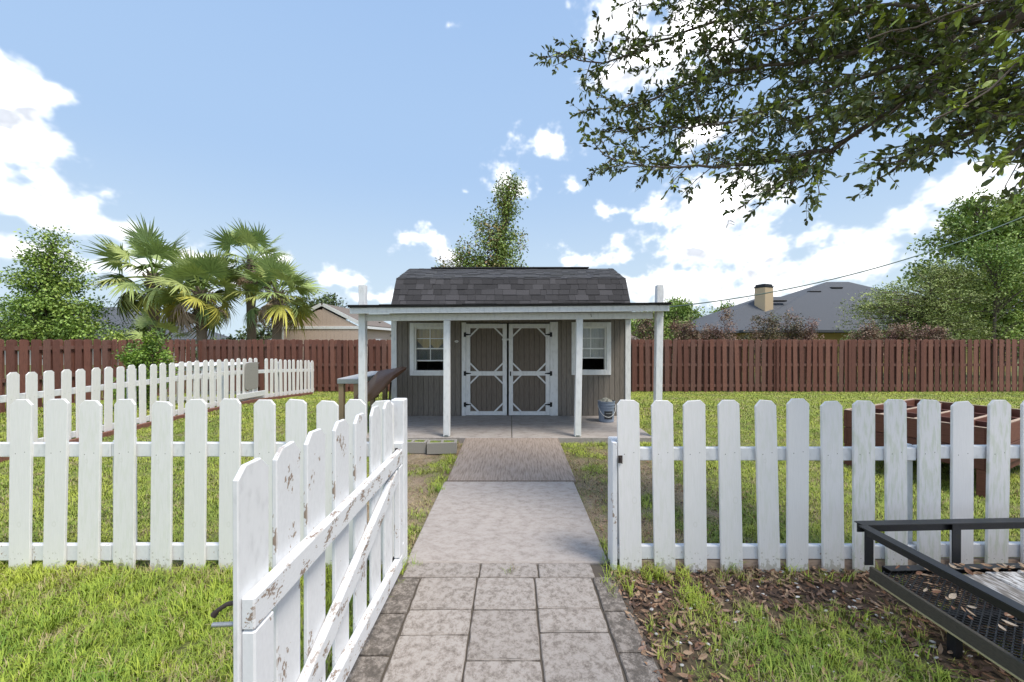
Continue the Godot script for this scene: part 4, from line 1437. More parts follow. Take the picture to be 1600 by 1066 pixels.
func make_potting_table():
	var t := thing("potting_table", "wooden legged potting table with metal edge beside the shed", "table", Vector3(-2.93, 0, -7.95))
	boxpart("table_top", Vector3(-0.19, 0.775, -0.88), Vector3(0.19, 0.805, 0.84), mat(Color(0.52, 0.53, 0.54), 0.6, M.grainy, Vector3(2, 2, 2)), t, 0.003)
	boxpart("edge_strip", Vector3(-0.19, 0.715, 0.842), Vector3(0.19, 0.798, 0.856), M.galvanised, t, 0.003)
	boxpart("edge_strip", Vector3(0.192, 0.715, -0.88), Vector3(0.206, 0.798, 0.856), M.galvanised, t, 0.003)
	var pine := mat(Color(0.40, 0.29, 0.175), 0.85, M.grainy, Vector3(4, 0.7, 4))
	for x in [-0.135, 0.135]:
		for z in [-0.80, 0.78]:
			boxpart("leg", Vector3(x - 0.045, -0.03, z - 0.045), Vector3(x + 0.045, 0.772, z + 0.045), pine, t, 0.005)
	boxpart("stretcher", Vector3(-0.02, 0.25, -0.755), Vector3(0.02, 0.34, 0.735), pine, t, 0.005)
	# the brown cover thrown over its end
	var c := thing("brown_cover", "stiff brown vinyl cover slumped over the potting table end", "cover", Vector3(-2.5, 0, -7.05))
	var top := [P(550, 627, 7.12), P(562, 612, 7.14), P(576, 597, 7.16), P(590, 580.5, 7.2), P(603, 577.5, 7.2), P(617, 575.5, 7.2), P(628, 573.5, 7.2), P(635, 574, 7.2)]
	var low := [P(553, 630, 7.0), P(566, 629, 6.9), P(577, 627, 6.85), P(588, 619, 6.83), P(600, 608, 6.86), P(613, 594, 6.95), P(626, 584, 7.08), P(635, 576.5, 7.17)]
	var g := Geo.new()
	var rows := 12
	var front := []
	for i in top.size():
		var col := []
		for j in rows + 1:
			var u := float(j) / rows
			var p: Vector3 = top[i].lerp(low[i], u)
			var bulge := sin(u * PI)
			p += Vector3(0.02, 0.015, 0.13) * bulge * (0.35 + 0.65 * sin(PI * (i + 0.5) / top.size()))
			p += Vector3(0, 0, 0.02) * sin(u * 9.0 + i * 1.3) * bulge
			col.append(p - c.position)
		front.append(col)
	for i in top.size() - 1:
		for j in rows:
			g.quad(front[i][j], front[i + 1][j], front[i + 1][j + 1], front[i][j + 1], Vector3(0, 0.2, 1))
			var back := Vector3(0, -0.006, -0.014)
			g.quad(front[i][j] + back, front[i + 1][j] + back, front[i + 1][j + 1] + back, front[i][j + 1] + back, Vector3(0, -0.2, -1))
	part("sheet", g, mat(Color(0.185, 0.095, 0.055), 0.5, M.grainy, Vector3(3, 3, 3)), c)
	g = Geo.new()
	g.bar(P(610.5, 597, 7.05) - c.position, P(606.5, 660, 7.05) - c.position, 0.035, 0.006, Vector3.RIGHT)
	part("strap", g, mat(Color(0.045, 0.026, 0.018), 0.6), c)


func make_blocks():
	var labels := ["hollow concrete block at the path end of the edging row", "hollow concrete block in the middle of edging row", "hollow concrete block at the gate end of edging row"]
	for k in 3:
		var at: Vector3 = [Vector3(-0.935, 0.068, -5.33), Vector3(-1.335, 0.066, -5.36), Vector3(-1.735, 0.064, -5.37)][k]
		var b := thing("concrete_block", labels[k], "concrete block", at, [0.10, -0.01, 0.0][k], "edging of concrete blocks")
		var g := Geo.new()
		var L := 0.39
		var D := 0.19
		var H := 0.15
		for s in [-1.0, 1.0]:
			g.box(Vector3(0, 0, s * (D / 2 - 0.016)), Vector3(L, H, 0.032), 0.005)
			g.box(Vector3(s * (L / 2 - 0.018), -0.001, 0), Vector3(0.034, H, D - 0.066), 0.002)
		g.box(Vector3(0, -0.002, 0), Vector3(0.034, H, D - 0.066), 0.002)
		part("shell", g, M.block, b)
		for s in [-1.0, 1.0]:
			g = Geo.new()
			g.box(Vector3(s * 0.089, -0.02, 0), Vector3(0.14, 0.09, D - 0.068), 0.0)
			var soil := part("soil", g, M.soil, b)
			var r := RandomNumberGenerator.new()
			r.seed = 60 + k
			var pl := []
			var cl := []
			for i in 45:
				pl.append(Transform3D(Basis(Vector3.UP, r.randf() * TAU).scaled(Vector3.ONE * r.randf_range(0.7, 1.15)), Vector3(s * 0.089 + r.randf_range(-0.06, 0.06), 0.048, r.randf_range(-0.05, 0.05))))
				cl.append(grass_color(r, 0.0, 3.0, 0.95))
			copies("grass", tuft(2, 9, 0.024, 0.02, 0.055, 0.0042, 1.3), pl, cl, b)


func make_raised_bed():
	# a planter box on legs, turned to the fence
	var L := Vector2(4.0, 4.8)
	var B := Vector2(5.72, 5.68)
	var F := Vector2(4.44, 3.72)
	var u := (B - L)
	var v := (F - L)
	var w := u.length()
	var dpt := v.length()
	var ux := Vector3(u.x, 0, -u.y).normalized()
	var vz := Vector3(-ux.z, 0, ux.x)
	if vz.dot(Vector3(v.x, 0, -v.y)) < 0: vz = -vz
	var bed := thing("planter_box", "raised brown wooden planter box on legs behind the picket fence", "planter", Vector3(L.x, 0, -L.y))
	var basis := Basis(ux, Vector3.UP, vz)
	bed.basis = basis
	var y0 := 0.25
	var y1 := 0.655
	for k in 2:
		var a: float = y0 + (y1 - y0) / 2 * k + 0.002
		var b: float = a + (y1 - y0) / 2 - 0.006
		for s in [[Vector3(0, a, 0), Vector3(w, b, 0.036)], [Vector3(0, a, dpt - 0.036), Vector3(w, b, dpt)], [Vector3(0, a, 0.037), Vector3(0.036, b, dpt - 0.037)], [Vector3(w - 0.036, a, 0.037), Vector3(w, b, dpt - 0.037)]]:
			boxpart("side_board", s[0], s[1], M.bed[k], bed, 0.004)
	boxpart("floor_board", Vector3(0.037, y0 + 0.004, 0.037), Vector3(w - 0.037, y0 + 0.03, dpt - 0.037), M.bed[0], bed, 0.0)
	# dividers with raw sawn top edges
	for q in [0.25, 0.5, 0.76]:
		boxpart("divider", Vector3(0.037, y0 + 0.1, dpt * q - 0.018), Vector3(w - 0.037, y1 - 0.02, dpt * q + 0.018), M.bed[1], bed, 0.002)
		boxpart("cap", Vector3(0.037, y1 - 0.0195, dpt * q - 0.017), Vector3(w - 0.037, y1 - 0.014, dpt * q + 0.017), M.raw_edge, bed, 0.001)
	for q in [0.36, 0.7]:
		for j in 4:
			var z0: float = [0.037, dpt * 0.25 + 0.02, dpt * 0.5 + 0.02, dpt * 0.76 + 0.02][j]
			var z1: float = [dpt * 0.25 - 0.02, dpt * 0.5 - 0.02, dpt * 0.76 - 0.02, dpt - 0.037][j]
			boxpart("divider", Vector3(w * q - 0.018, y0 + 0.1, z0), Vector3(w * q + 0.018, y1 - 0.03, z1), M.bed[0], bed, 0.002)
	boxpart("soil", Vector3(0.04, y0 + 0.032, 0.04), Vector3(w - 0.04, y1 - 0.20, dpt - 0.04), M.soil, bed, 0.0)
	for s in [[Vector3(0.0, y1 + 0.0005, 0.0), Vector3(w, y1 + 0.006, 0.036)], [Vector3(0.0, y1 + 0.0005, dpt - 0.036), Vector3(w, y1 + 0.006, dpt)], [Vector3(0.0, y1 + 0.0005, 0.037), Vector3(0.036, y1 + 0.006, dpt - 0.037)], [Vector3(w - 0.036, y1 + 0.0005, 0.037), Vector3(w, y1 + 0.006, dpt - 0.037)]]:
		boxpart("cap", s[0], s[1], M.raw_edge, bed, 0.001)
	for x in [0.05, w - 0.05]:
		for z in [0.05, dpt - 0.05]:
			boxpart("leg", Vector3(x - 0.045, -0.03, z - 0.045), Vector3(x + 0.045, y0 - 0.001, z + 0.045), M.bed[1], bed, 0.004)
	boxpart("apron", Vector3(0.10, y0 - 0.09, dpt - 0.06), Vector3(w - 0.10, y0 - 0.003, dpt - 0.03), M.bed[0], bed, 0.004)


func make_trailer():
	var t := thing("utility_trailer", "black angle iron utility trailer with mesh floor and peeling deck", "trailer", Vector3(1.97, 0, -2.26))
	# local axes: x to the back of the trailer, z towards the viewer
	var steel: Material = M.trailer_steel
	var hy := 0.455
	var ly := 0.215
	var len := 3.4
	var wid := 2.1
	var g := Geo.new()
	# angle iron: a flat and an upright flange, mitred at the corner
	var top_x := func(z0: float, x1: float, z1: float):
		var q := Geo.new()
		q.bar(Vector3(0, hy, z0), Vector3(x1, hy, z1), 0.006, 0.055, Vector3.UP, 0.001)
		q.bar(Vector3(0.012, hy - 0.031, z0 - 0.022), Vector3(x1, hy - 0.031, z1 - 0.022), 0.055, 0.006, Vector3.UP, 0.001)
		return q
	part("top_rail", top_x.call(0.0, len, -0.14), steel, t)
	g = Geo.new()
	g.bar(Vector3(0.0, hy + 0.0005, 0.029), Vector3(0.03, hy + 0.0005, wid), 0.055, 0.006, Vector3.RIGHT, 0.001)
	g.bar(Vector3(0.024, hy - 0.031, 0.03), Vector3(0.054, hy - 0.031, wid), 0.006, 0.055, Vector3.RIGHT, 0.001)
	part("top_rail", g, steel, t)
	for p in [Vector2(0.085, -0.005), Vector2(0.60, -0.02), Vector2(1.25, -0.05), Vector2(1.95, -0.08), Vector2(0.105, 0.72), Vector2(0.12, 1.4)]:
		g = Geo.new()
		g.box(Vector3(0, 0, 0), Vector3(0.05, hy - ly - 0.004, 0.006), 0.001)
		g.box(Vector3(0.022, 0, -0.022), Vector3(0.006, hy - ly - 0.004, 0.038), 0.001)
		part("stake", g, steel, t, Vector3(p.x - 0.02, (hy + ly) / 2 - 0.002, p.y))
	# lower frame
	g = Geo.new()
	g.box(Vector3(len / 2 + 0.08, ly - 0.025, 0.01), Vector3(len - 0.1, 0.05, 0.006), 0.001)
	g.box(Vector3(len / 2 + 0.08, ly, 0.035), Vector3(len - 0.1, 0.006, 0.05), 0.001)
	part("frame_rail", g, steel, t, Vector3(0, 0, 0), Basis(Vector3.UP, 0.035))
	g = Geo.new()
	g.box(Vector3(0.062, ly - 0.035, wid / 2 + 0.01), Vector3(0.02, 0.075, wid), 0.003)
	part("side_board", g, mat(Color(0.085, 0.075, 0.058), 0.8, M.grainy, Vector3(3, 3, 1)), t)
	g = Geo.new()
	g.box(Vector3(0.0505, ly - 0.066, wid / 2 + 0.01), Vector3(0.003, 0.008, wid), 0.0)
	part("edge_strip", g, mat(Color(0.45, 0.40, 0.22), 0.7), t)
	# expanded metal floor: diamond strands
	g = Geo.new()
	var x0 := 0.075
	var x1 := 0.40
	var pitch := 0.030
	var nz := int(wid / pitch)
	var nx := 16
	var cw := (x1 - x0) / nx
	for j in nz:
		for i in nx:
			var s: float = pitch / 2 if i % 2 == 0 else 0.0
			var e: float = 0.0 if i % 2 == 0 else pitch / 2
			var a := Vector3(x0 + cw * i, ly - 0.012, 0.05 + pitch * j + s)
			var b := Vector3(x0 + cw * (i + 1), ly - 0.012, 0.05 + pitch * j + e)
			var c := Vector3(x0 + cw * (i + 1), ly - 0.012, 0.05 + pitch * (j + (1 if i % 2 == 0 else 0)) + (0.0 if i % 2 == 0 else -pitch / 2))
			g.bar(a, b, 0.005, 0.003, Vector3.RIGHT)
			if i % 2 == 0:
				g.bar(a, c, 0.005, 0.003, Vector3.RIGHT)
			else:
				g.bar(a, c, 0.005, 0.003, Vector3.RIGHT)
	var meshf := part("mesh_floor", g, steel, t)
	meshf.set_meta("kind", "stuff")
	# deck of old planks, grey with remains of white paint
	var peel := ntex(1024, 0.02, 6, 123, [[0.0, Color(0.10, 0.088, 0.075)], [0.36, Color(0.22, 0.20, 0.18)], [0.46, Color(0.34, 0.32, 0.30)], [0.50, Color(0.60, 0.58, 0.56)], [0.7, Color(0.70, 0.69, 0.68)], [1.0, Color(0.72, 0.72, 0.71)]])
	var grey_wood := ntex(1024, 0.02, 5, 127, [[0.0, Color(0.15, 0.125, 0.10)], [0.42, Color(0.26, 0.235, 0.21)], [0.6, Color(0.38, 0.355, 0.33)], [0.74, Color(0.56, 0.54, 0.52)], [1.0, Color(0.62, 0.6, 0.58)]])
	var pm := mat(Color(1, 1, 1), 0.85, peel, Vector3(2.4, 1, 0.7))
	var gm := mat(Color(1, 1, 1), 0.9, grey_wood, Vector3(2.4, 1, 0.5))
	var x := 0.42
	var k := 0
	while x < len - 0.2:
		boxpart("deck_plank", Vector3(x, ly - 0.02, 0.10 - 0.02 * (k % 3)), Vector3(x + 0.195, ly + 0.012 + 0.002 * (k % 2), wid), gm if k == 0 else pm, t, 0.004)
		x += 0.203
		k += 1
	# what holds it up: axle beams, tongue and wheels
	for z in [0.35, 1.2, 1.95]:
		boxpart("cross_member", Vector3(0.075, ly - 0.075, z - 0.02), Vector3(len, ly - 0.025, z + 0.02), steel, t, 0.003)
	for z in [0.45, 1.75]:
		var wheel := Geo.new()
		wheel.xf = Transform3D(Basis(Vector3(1, 0, 0), Vector3(0, 0, 1), Vector3(0, -1, 0)), Vector3.ZERO)
		wheel.lathe([Vector2(0.03, -0.05), Vector2(0.07, -0.05), Vector2(0.09, -0.04), Vector2(0.095, 0.0), Vector2(0.09, 0.04), Vector2(0.07, 0.05), Vector2(0.03, 0.05)], 20)
		part("wheel", wheel, M.black_iron, t, Vector3(2.3, 0.09, z))
	boxpart("jack_leg", Vector3(0.14, -0.02, 0.33), Vector3(0.18, ly - 0.076, 0.37), steel, t, 0.003)
	# dead leaves lying on it
	var r := RandomNumberGenerator.new()
	r.seed = 8
	var lg := Geo.new()
	for i in 4:
		var a := -1.0 + 0.5 * i
		var b := a + 0.5
		var wa := 0.42 * (1.0 - a * a)
		var wb := 0.42 * (1.0 - b * b)
		for s in [-1.0, 1.0]:
			lg.quad(Vector3(a, 0.3 * a * a, 0), Vector3(b, 0.3 * b * b, 0), Vector3(b, 0.3 * b * b + 0.5 * wb, wb * s), Vector3(a, 0.3 * a * a + 0.5 * wa, wa * s), Vector3.UP)
	var pl := []
	var cl := []
	for i in 190:
		var lx: float
		var lz: float
		if i < 70: lx = r.randf_range(0.1, 0.42); lz = 0.05 + 1.2 * pow(r.randf(), 1.5)
		elif i < 150: lx = r.randf_range(0.3, 2.2); lz = r.randf_range(0.03, 0.12)
		else: lx = r.randf_range(0.42, 2.2); lz = r.randf_range(0.1, 1.4)
		var s := r.randf_range(0.012, 0.032)
		pl.append(Transform3D(Basis.from_euler(Vector3(r.randfn(0, 0.3), r.randf() * TAU, r.randfn(0, 0.3))).scaled(Vector3.ONE * s), Vector3(1.97 + lx, ly + 0.016 + r.randf() * 0.008, -2.26 + lz)))
		cl.append([Color(0.42, 0.30, 0.20), Color(0.50, 0.40, 0.30), Color(0.24, 0.12, 0.07), Color(0.33, 0.21, 0.13)][r.randi() % 4])
	var o := copies("fallen_leaves", lg.mesh(M.litter), pl, cl, self)
	tag(o, "dead brown leaves lying on the trailer floor", "leaves")


func make_small_things():
	# loop of flex lying in the grass
	var c := thing("cable_loop", "white and green cable loop lying in grass at the front", "cable", Vector3(1.20, 0.0, -1.445))
	var g := Geo.new()
	var pts := []
	var rad := []
	for k in 17:
		var a := -0.6 + (TAU - 1.3) * k / 16
		pts.append(Vector3(cos(a) * 0.040, 0.02 + 0.045 * (0.5 + 0.5 * sin(a)) , -sin(a) * 0.022))
		rad.append(0.0032)
	g.tube(pts, rad, 7)
	part("cable", g, mat(Color(0.66, 0.66, 0.55), 0.5), c)
	g = Geo.new()
	g.tube([Vector3(0.033, 0.024, 0.012), Vector3(0.022, 0.008, 0.024), Vector3(-0.005, 0.0, 0.035)], [0.005, 0.005, 0.004], 7)
	part("plug", g, mat(Color(0.02, 0.16, 0.12), 0.5), c)
	var s := thing("cloth_scrap", "dark blue scrap of cloth crumpled in the front grass", "cloth", Vector3(1.08, 0.0, -1.43))
	g = Geo.new()
	var n := 10
	var grid := []
	for j in n + 1:
		var row := []
		for i in n + 1:
			var u := Vector2(i, j) / n * 2.0 - Vector2.ONE
			row.append(Vector3(u.x * 0.055 + 0.01 * fine.get_noise_2d(u.y * 2.0, 4.0), 0.018 + 0.035 * absf(fine.get_noise_2d(u.x * 1.5, u.y * 1.5 + 3.0)) * (1.4 - u.length()), u.y * 0.045))
		grid.append(row)
	for j in n:
		for i in n:
			g.quad(grid[j][i], grid[j][i + 1], grid[j + 1][i + 1], grid[j + 1][i], Vector3.UP)
			g.quad(grid[j][i] - Vector3(0, 0.003, 0), grid[j][i + 1] - Vector3(0, 0.003, 0), grid[j + 1][i + 1] - Vector3(0, 0.003, 0), grid[j + 1][i] - Vector3(0, 0.003, 0), Vector3.DOWN)
	part("fold", g, mat(Color(0.03, 0.036, 0.055), 0.9), s)
	# overhead line from the porch post to a pole beyond the view
	var a := Vector3(2.30, 1.985, -5.93)
	var b := Vector3(9.6, 4.05, -6.6)
	var wire := thing("overhead_cable", "dark green cable sagging from porch roof past the trees", "cable", a)
	g = Geo.new()
	pts = []
	rad = []
	for k in 25:
		var t := k / 24.0
		pts.append((b - a) * t + Vector3(0, -1.30 * t * (1.0 - t), 0))
		rad.append(0.009)
	g.tube(pts, rad, 6)
	part("strand", g, mat(Color(0.05, 0.10, 0.085), 0.6), wire)
	var pole := thing("utility_pole", "wooden pole carrying the overhead cable", "pole", Vector3(9.65, 0, -6.6))
	g = Geo.new()
	g.tube([Vector3(0, -0.2, 0), Vector3(0, 4.4, 0)], [0.09, 0.07], 10)
	part("shaft", g, M.bark, pole)


# ---------------------------------------------------------------- plants
func clump_mesh(seed_: int, leaves: int, spread: Vector3, size: float, thin: float, m: Material) -> ArrayMesh:
	var r := RandomNumberGenerator.new()
	r.seed = seed_
	var g := Geo.new()
	for k in leaves:
		var at := Vector3(r.randfn(0, 0.42), r.randfn(0, 0.42), r.randfn(0, 0.42)) * spread
		var dir := (at.normalized() + Vector3(r.randfn(0, 0.6), r.randfn(0, 0.5) - 0.15, r.randfn(0, 0.6))).normalized()
		var side := dir.cross(Vector3(r.randfn(0, 0.5), 1, r.randfn(0, 0.5))).normalized()
		var up := side.cross(dir)
		if up.y < 0: up = -up
		var l := size * r.randf_range(0.7, 1.3)
		var w := l * thin
		var t := r.randf_range(0.75, 1.25)
		g.tint = Color(t, t, t * 0.95)
		var mid := at + dir * l * 0.5
		g.tri3(at, mid + side * w, at + dir * l, up, (up + side * 0.4).normalized(), up)
		g.tri3(at, mid - side * w, at + dir * l, up, (up - side * 0.4).normalized(), up)
	return g.mesh(m)


# lobes: [centre, radii, number of sprays] in the tree's own axes
func tree(called: String, label: String, category: String, base: Vector3, trunk: Array, trunk_r: float, lobes: Array, per: int, spread: Vector3, clump: Mesh, palette: Array, seed_: int, group := "", limbs := true) -> Node3D:
	var r := RandomNumberGenerator.new()
	r.seed = seed_
	var t := thing(called, label, category, base, 0.0, group)
	var g := Geo.new()
	var radii := []
	for k in trunk.size(): radii.append(trunk_r * (1.0 - 0.75 * k / (trunk.size() - 1)))
	g.tube(trunk, radii, 8)
	var places := []
	var colors := []
	for l in lobes:
		var c: Vector3 = l[0]
		var q: Vector3 = l[1]
		for k in int(l[2]):
			var d := Vector3(r.randfn(0, 1), r.randfn(0, 1), r.randfn(0, 1)).normalized() * pow(r.randf(), 0.42)
			var tip := c + d * q
			if limbs:
				var f := clampf((tip.y - 0.8) / maxf(0.1, trunk[-1].y), 0.15, 0.97)
				var at: float = f * 0.92 * (trunk.size() - 1)
				var i := int(at)
				var from: Vector3 = trunk[i].lerp(trunk[min(i + 1, trunk.size() - 1)], at - i)
				var mid := from.lerp(tip, 0.55) + Vector3(0, 0.08 * from.distance_to(tip), 0)
				g.tube([from, mid, tip], [trunk_r * 0.22, trunk_r * 0.12, trunk_r * 0.04], 4, false)
			var tone: Color = palette[r.randi() % palette.size()] * r.randf_range(0.8, 1.2)
			for j in per:
				var p := tip + Vector3(r.randfn(0, 0.5), r.randfn(0, 0.5), r.randfn(0, 0.5)) * spread
				places.append(Transform3D(Basis.from_euler(Vector3(r.randfn(0, 0.4), r.randf() * TAU, r.randfn(0, 0.4))).scaled(Vector3.ONE * r.randf_range(0.7, 1.25)), p))
				var own: Color = tone.lerp(palette[r.randi() % palette.size()], 0.35)
				colors.append(own)
	part("trunk" if category != "bush" else "stem", g, M.bark, t)
	copies("crown" if category != "bush" else "foliage", clump, places, colors, t)
	return t


func make_trees():
	var broad := clump_mesh(1, 9, Vector3.ONE * 0.30, 0.17, 0.30, M.leaf)
	var small := clump_mesh(2, 11, Vector3.ONE * 0.24, 0.10, 0.30, M.leaf)
	var fine_leaf := clump_mesh(3, 12, Vector3.ONE * 0.20, 0.085, 0.24, M.leaf)
	var tiny := clump_mesh(4, 9, Vector3.ONE * 0.10, 0.055, 0.32, M.leaf)
	var bright := [Color(0.20, 0.32, 0.06), Color(0.27, 0.40, 0.075), Color(0.14, 0.24, 0.055), Color(0.35, 0.45, 0.085)]
	var mid := [Color(0.22, 0.33, 0.07), Color(0.30, 0.41, 0.09), Color(0.16, 0.25, 0.06), Color(0.37, 0.46, 0.10)]
	var dark := [Color(0.060, 0.095, 0.032), Color(0.085, 0.125, 0.042), Color(0.115, 0.155, 0.05)]
	var olive := [Color(0.26, 0.33, 0.09), Color(0.19, 0.25, 0.075), Color(0.34, 0.40, 0.115)]
	var red := [Color(0.26, 0.14, 0.10), Color(0.19, 0.10, 0.08), Color(0.33, 0.21, 0.15), Color(0.16, 0.14, 0.065)]
	# left tree with tiered branches
	var g16 := -0.45
	tree("maple_tree", "bushy bright green tree at the end of the garden side fence", "tree", Vector3(-18.6, g16, -16.0), [Vector3(0, 0, 0), Vector3(0.1, 2.2, 0), Vector3(0.0, 4.2, 0.1), Vector3(0.15, 5.9, 0)], 0.14,
		[[Vector3(0, 2.25, 0), Vector3(3.3, 0.65, 1.6), 110], [Vector3(-0.1, 3.25, 0), Vector3(2.4, 0.55, 1.2), 74], [Vector3(0.0, 4.15, 0), Vector3(1.6, 0.55, 0.9), 48], [Vector3(0.1, 5.1, 0), Vector3(0.9, 0.6, 0.6), 24], [Vector3(0.2, 5.85, 0), Vector3(0.5, 0.4, 0.4), 8]], 10, Vector3(0.5, 0.11, 0.4), small, bright, 201)
	# tall thin tree behind the shed
	tree("young_maple", "slender young tree with reddish tips rising behind the shed roof", "tree", Vector3(-0.55, -0.4, -17.0), [Vector3(0, 0, 0), Vector3(0.05, 3.5, 0), Vector3(0.15, 6.0, 0), Vector3(0.45, 8.6, 0)], 0.10,
		[[Vector3(0.0, 4.8, 0), Vector3(1.35, 1.0, 0.9), 70], [Vector3(0.15, 6.2, 0), Vector3(0.95, 0.9, 0.7), 42], [Vector3(-0.75, 6.6, 0), Vector3(0.28, 0.7, 0.3), 10], [Vector3(0.35, 7.5, 0), Vector3(0.55, 0.8, 0.4), 24], [Vector3(0.72, 8.3, 0), Vector3(0.18, 0.5, 0.2), 7], [Vector3(0.28, 8.3, 0), Vector3(0.2, 0.5, 0.2), 7], [Vector3(-1.6, 4.6, 0), Vector3(0.95, 0.75, 0.5), 44], [Vector3(-1.55, 5.4, 0), Vector3(0.4, 0.5, 0.3), 14]], 7, Vector3(0.26, 0.34, 0.26), small, [Color(0.24, 0.35, 0.075), Color(0.19, 0.28, 0.07), Color(0.31, 0.41, 0.085), Color(0.24, 0.34, 0.07), Color(0.34, 0.20, 0.10)], 202)
	# right: a dark spreading tree and the taller one behind
	tree("spreading_tree", "wide olive green tree with drooping branches before the grey roof", "tree", Vector3(19.4, -0.6, -18.6), [Vector3(0, 0, 0), Vector3(0, 2.2, 0), Vector3(0.2, 4.0, 0), Vector3(0.3, 5.0, 0)], 0.2,
		[[Vector3(-0.2, 2.6, 0), Vector3(3.4, 1.3, 2.0), 130], [Vector3(0.2, 4.0, 0), Vector3(2.5, 0.9, 1.7), 80], [Vector3(-2.6, 3.5, 0), Vector3(0.9, 0.5, 0.7), 18], [Vector3(0.9, 5.0, 0), Vector3(1.5, 0.6, 1.0), 34]], 13, Vector3(0.52, 0.30, 0.5), fine_leaf, olive + [Color(0.17, 0.20, 0.05)], 203)
	tree("tall_tree", "tall full green tree at the corner of the yard", "tree", Vector3(25.2, -0.6, -21.0), [Vector3(0, 0, 0), Vector3(0, 3.2, 0), Vector3(-0.2, 6.0, 0), Vector3(0.0, 8.8, 0)], 0.26,
		[[Vector3(0.2, 3.2, 0), Vector3(4.2, 1.7, 2.6), 120], [Vector3(0.2, 5.6, 0), Vector3(3.8, 1.4, 2.4), 110], [Vector3(0.4, 7.8, 0), Vector3(3.2, 1.3, 2.0), 90], [Vector3(0.8, 9.2, 0), Vector3(2.2, 0.8, 1.5), 46]], 10, Vector3(0.6, 0.4, 0.6), broad, mid + [Color(0.20, 0.25, 0.05)], 204)
	tree("lime_shrub", "lime green young tree glowing in front of tall corner tree", "tree", Vector3(21.6, -0.6, -17.9), [Vector3(0, 0, 0), Vector3(0.1, 3.0, 0), Vector3(0.2, 6.4, 0)], 0.09,
		[[Vector3(0.2, 5.9, 0), Vector3(1.1, 0.8, 0.8), 34], [Vector3(0.9, 4.6, 0.2), Vector3(1.5, 0.8, 0.9), 26], [Vector3(2.2, 2.2, 0.3), Vector3(2.2, 1.1, 0.8), 40]], 9, Vector3(0.4, 0.3, 0.4), small, bright + [Color(0.24, 0.31, 0.05)], 205)
	# distant trees right of the shed
	tree("distant_tree", "round bright green tree left of the chimney roof", "tree", Vector3(19.6, -0.7, -37.0), [Vector3(0, 0, 0), Vector3(0, 2.5, 0), Vector3(0, 5.0, 0)], 0.22,
		[[Vector3(-0.2, 2.9, 0), Vector3(2.6, 1.4, 1.6), 90], [Vector3(0.7, 4.5, 0), Vector3(1.7, 1.2, 1.2), 60]], 11, Vector3(0.55, 0.4, 0.5), broad, bright, 206)
	tree("distant_tree", "dark green distant tree just right of the porch post", "tree", Vector3(15.0, -0.7, -34.5), [Vector3(0, 0, 0), Vector3(0, 2.8, 0), Vector3(0, 5.2, 0)], 0.22,
		[[Vector3(0, 3.2, 0), Vector3(2.5, 1.7, 1.6), 100], [Vector3(-0.6, 4.9, 0), Vector3(1.3, 0.8, 0.9), 40], [Vector3(-3.0, 3.4, 0), Vector3(1.6, 1.2, 1.0), 50]], 12, Vector3(0.5, 0.4, 0.5), broad, mid, 207)
	tree("distant_tree", "hazy green distant tree behind the porch corner post", "tree", Vector3(10.2, -0.7, -30.0), [Vector3(0, 0, 0), Vector3(0, 1.8, 0), Vector3(0, 3.6, 0)], 0.16,
		[[Vector3(0, 2.4, 0), Vector3(2.6, 1.4, 1.5), 90], [Vector3(2.8, 2.6, 0), Vector3(1.6, 1.2, 1.0), 44]], 12, Vector3(0.45, 0.35, 0.45), broad, mid, 208)
	# bushes on the left
	tree("dark_tree", "dark green tree behind the palms", "tree", Vector3(-11.6, -0.6, -23.5), [Vector3(0, 0, 0), Vector3(0, 2, 0), Vector3(0, 4.2, 0)], 0.16,
		[[Vector3(0, 2.0, 0), Vector3(4.4, 1.4, 1.4), 120], [Vector3(0.3, 3.7, 0), Vector3(1.6, 1.0, 1.0), 50], [Vector3(-3.4, 1.4, 0.8), Vector3(3.0, 1.0, 1.0), 60]], 11, Vector3(0.5, 0.4, 0.5), broad, dark, 209)
	tree("conifer_shrub", "feathery dark shrub left of the palms before the grey roof", "bush", Vector3(-17.6, -0.5, -18.6), [Vector3(0, 0, 0), Vector3(0, 1.0, 0), Vector3(0, 2.2, 0)], 0.06,
		[[Vector3(0, 1.6, 0), Vector3(0.9, 0.7, 0.6), 34], [Vector3(0.5, 2.4, 0), Vector3(0.5, 0.6, 0.4), 20]], 12, Vector3(0.25, 0.25, 0.25), fine_leaf, mid, 210)
	tree("lime_vine", "bright lime green leafy shrub inside the garden fence", "bush", Vector3(-8.05, -0.03, -8.75), [Vector3(0, 0, 0), Vector3(0.02, 0.7, 0), Vector3(-0.05, 1.5, 0)], 0.022,
		[[Vector3(0.0, 0.75, 0), Vector3(0.48, 0.42, 0.35), 40], [Vector3(-0.05, 1.15, 0), Vector3(0.5, 0.28, 0.3), 26], [Vector3(0.17, 1.5, 0), Vector3(0.14, 0.26, 0.14), 9], [Vector3(-0.2, 0.3, 0), Vector3(0.5, 0.3, 0.4), 22]], 12, Vector3(0.12, 0.12, 0.12), tiny, [Color(0.20, 0.33, 0.035), Color(0.27, 0.38, 0.05), Color(0.13, 0.24, 0.03), Color(0.10, 0.18, 0.03)], 211)
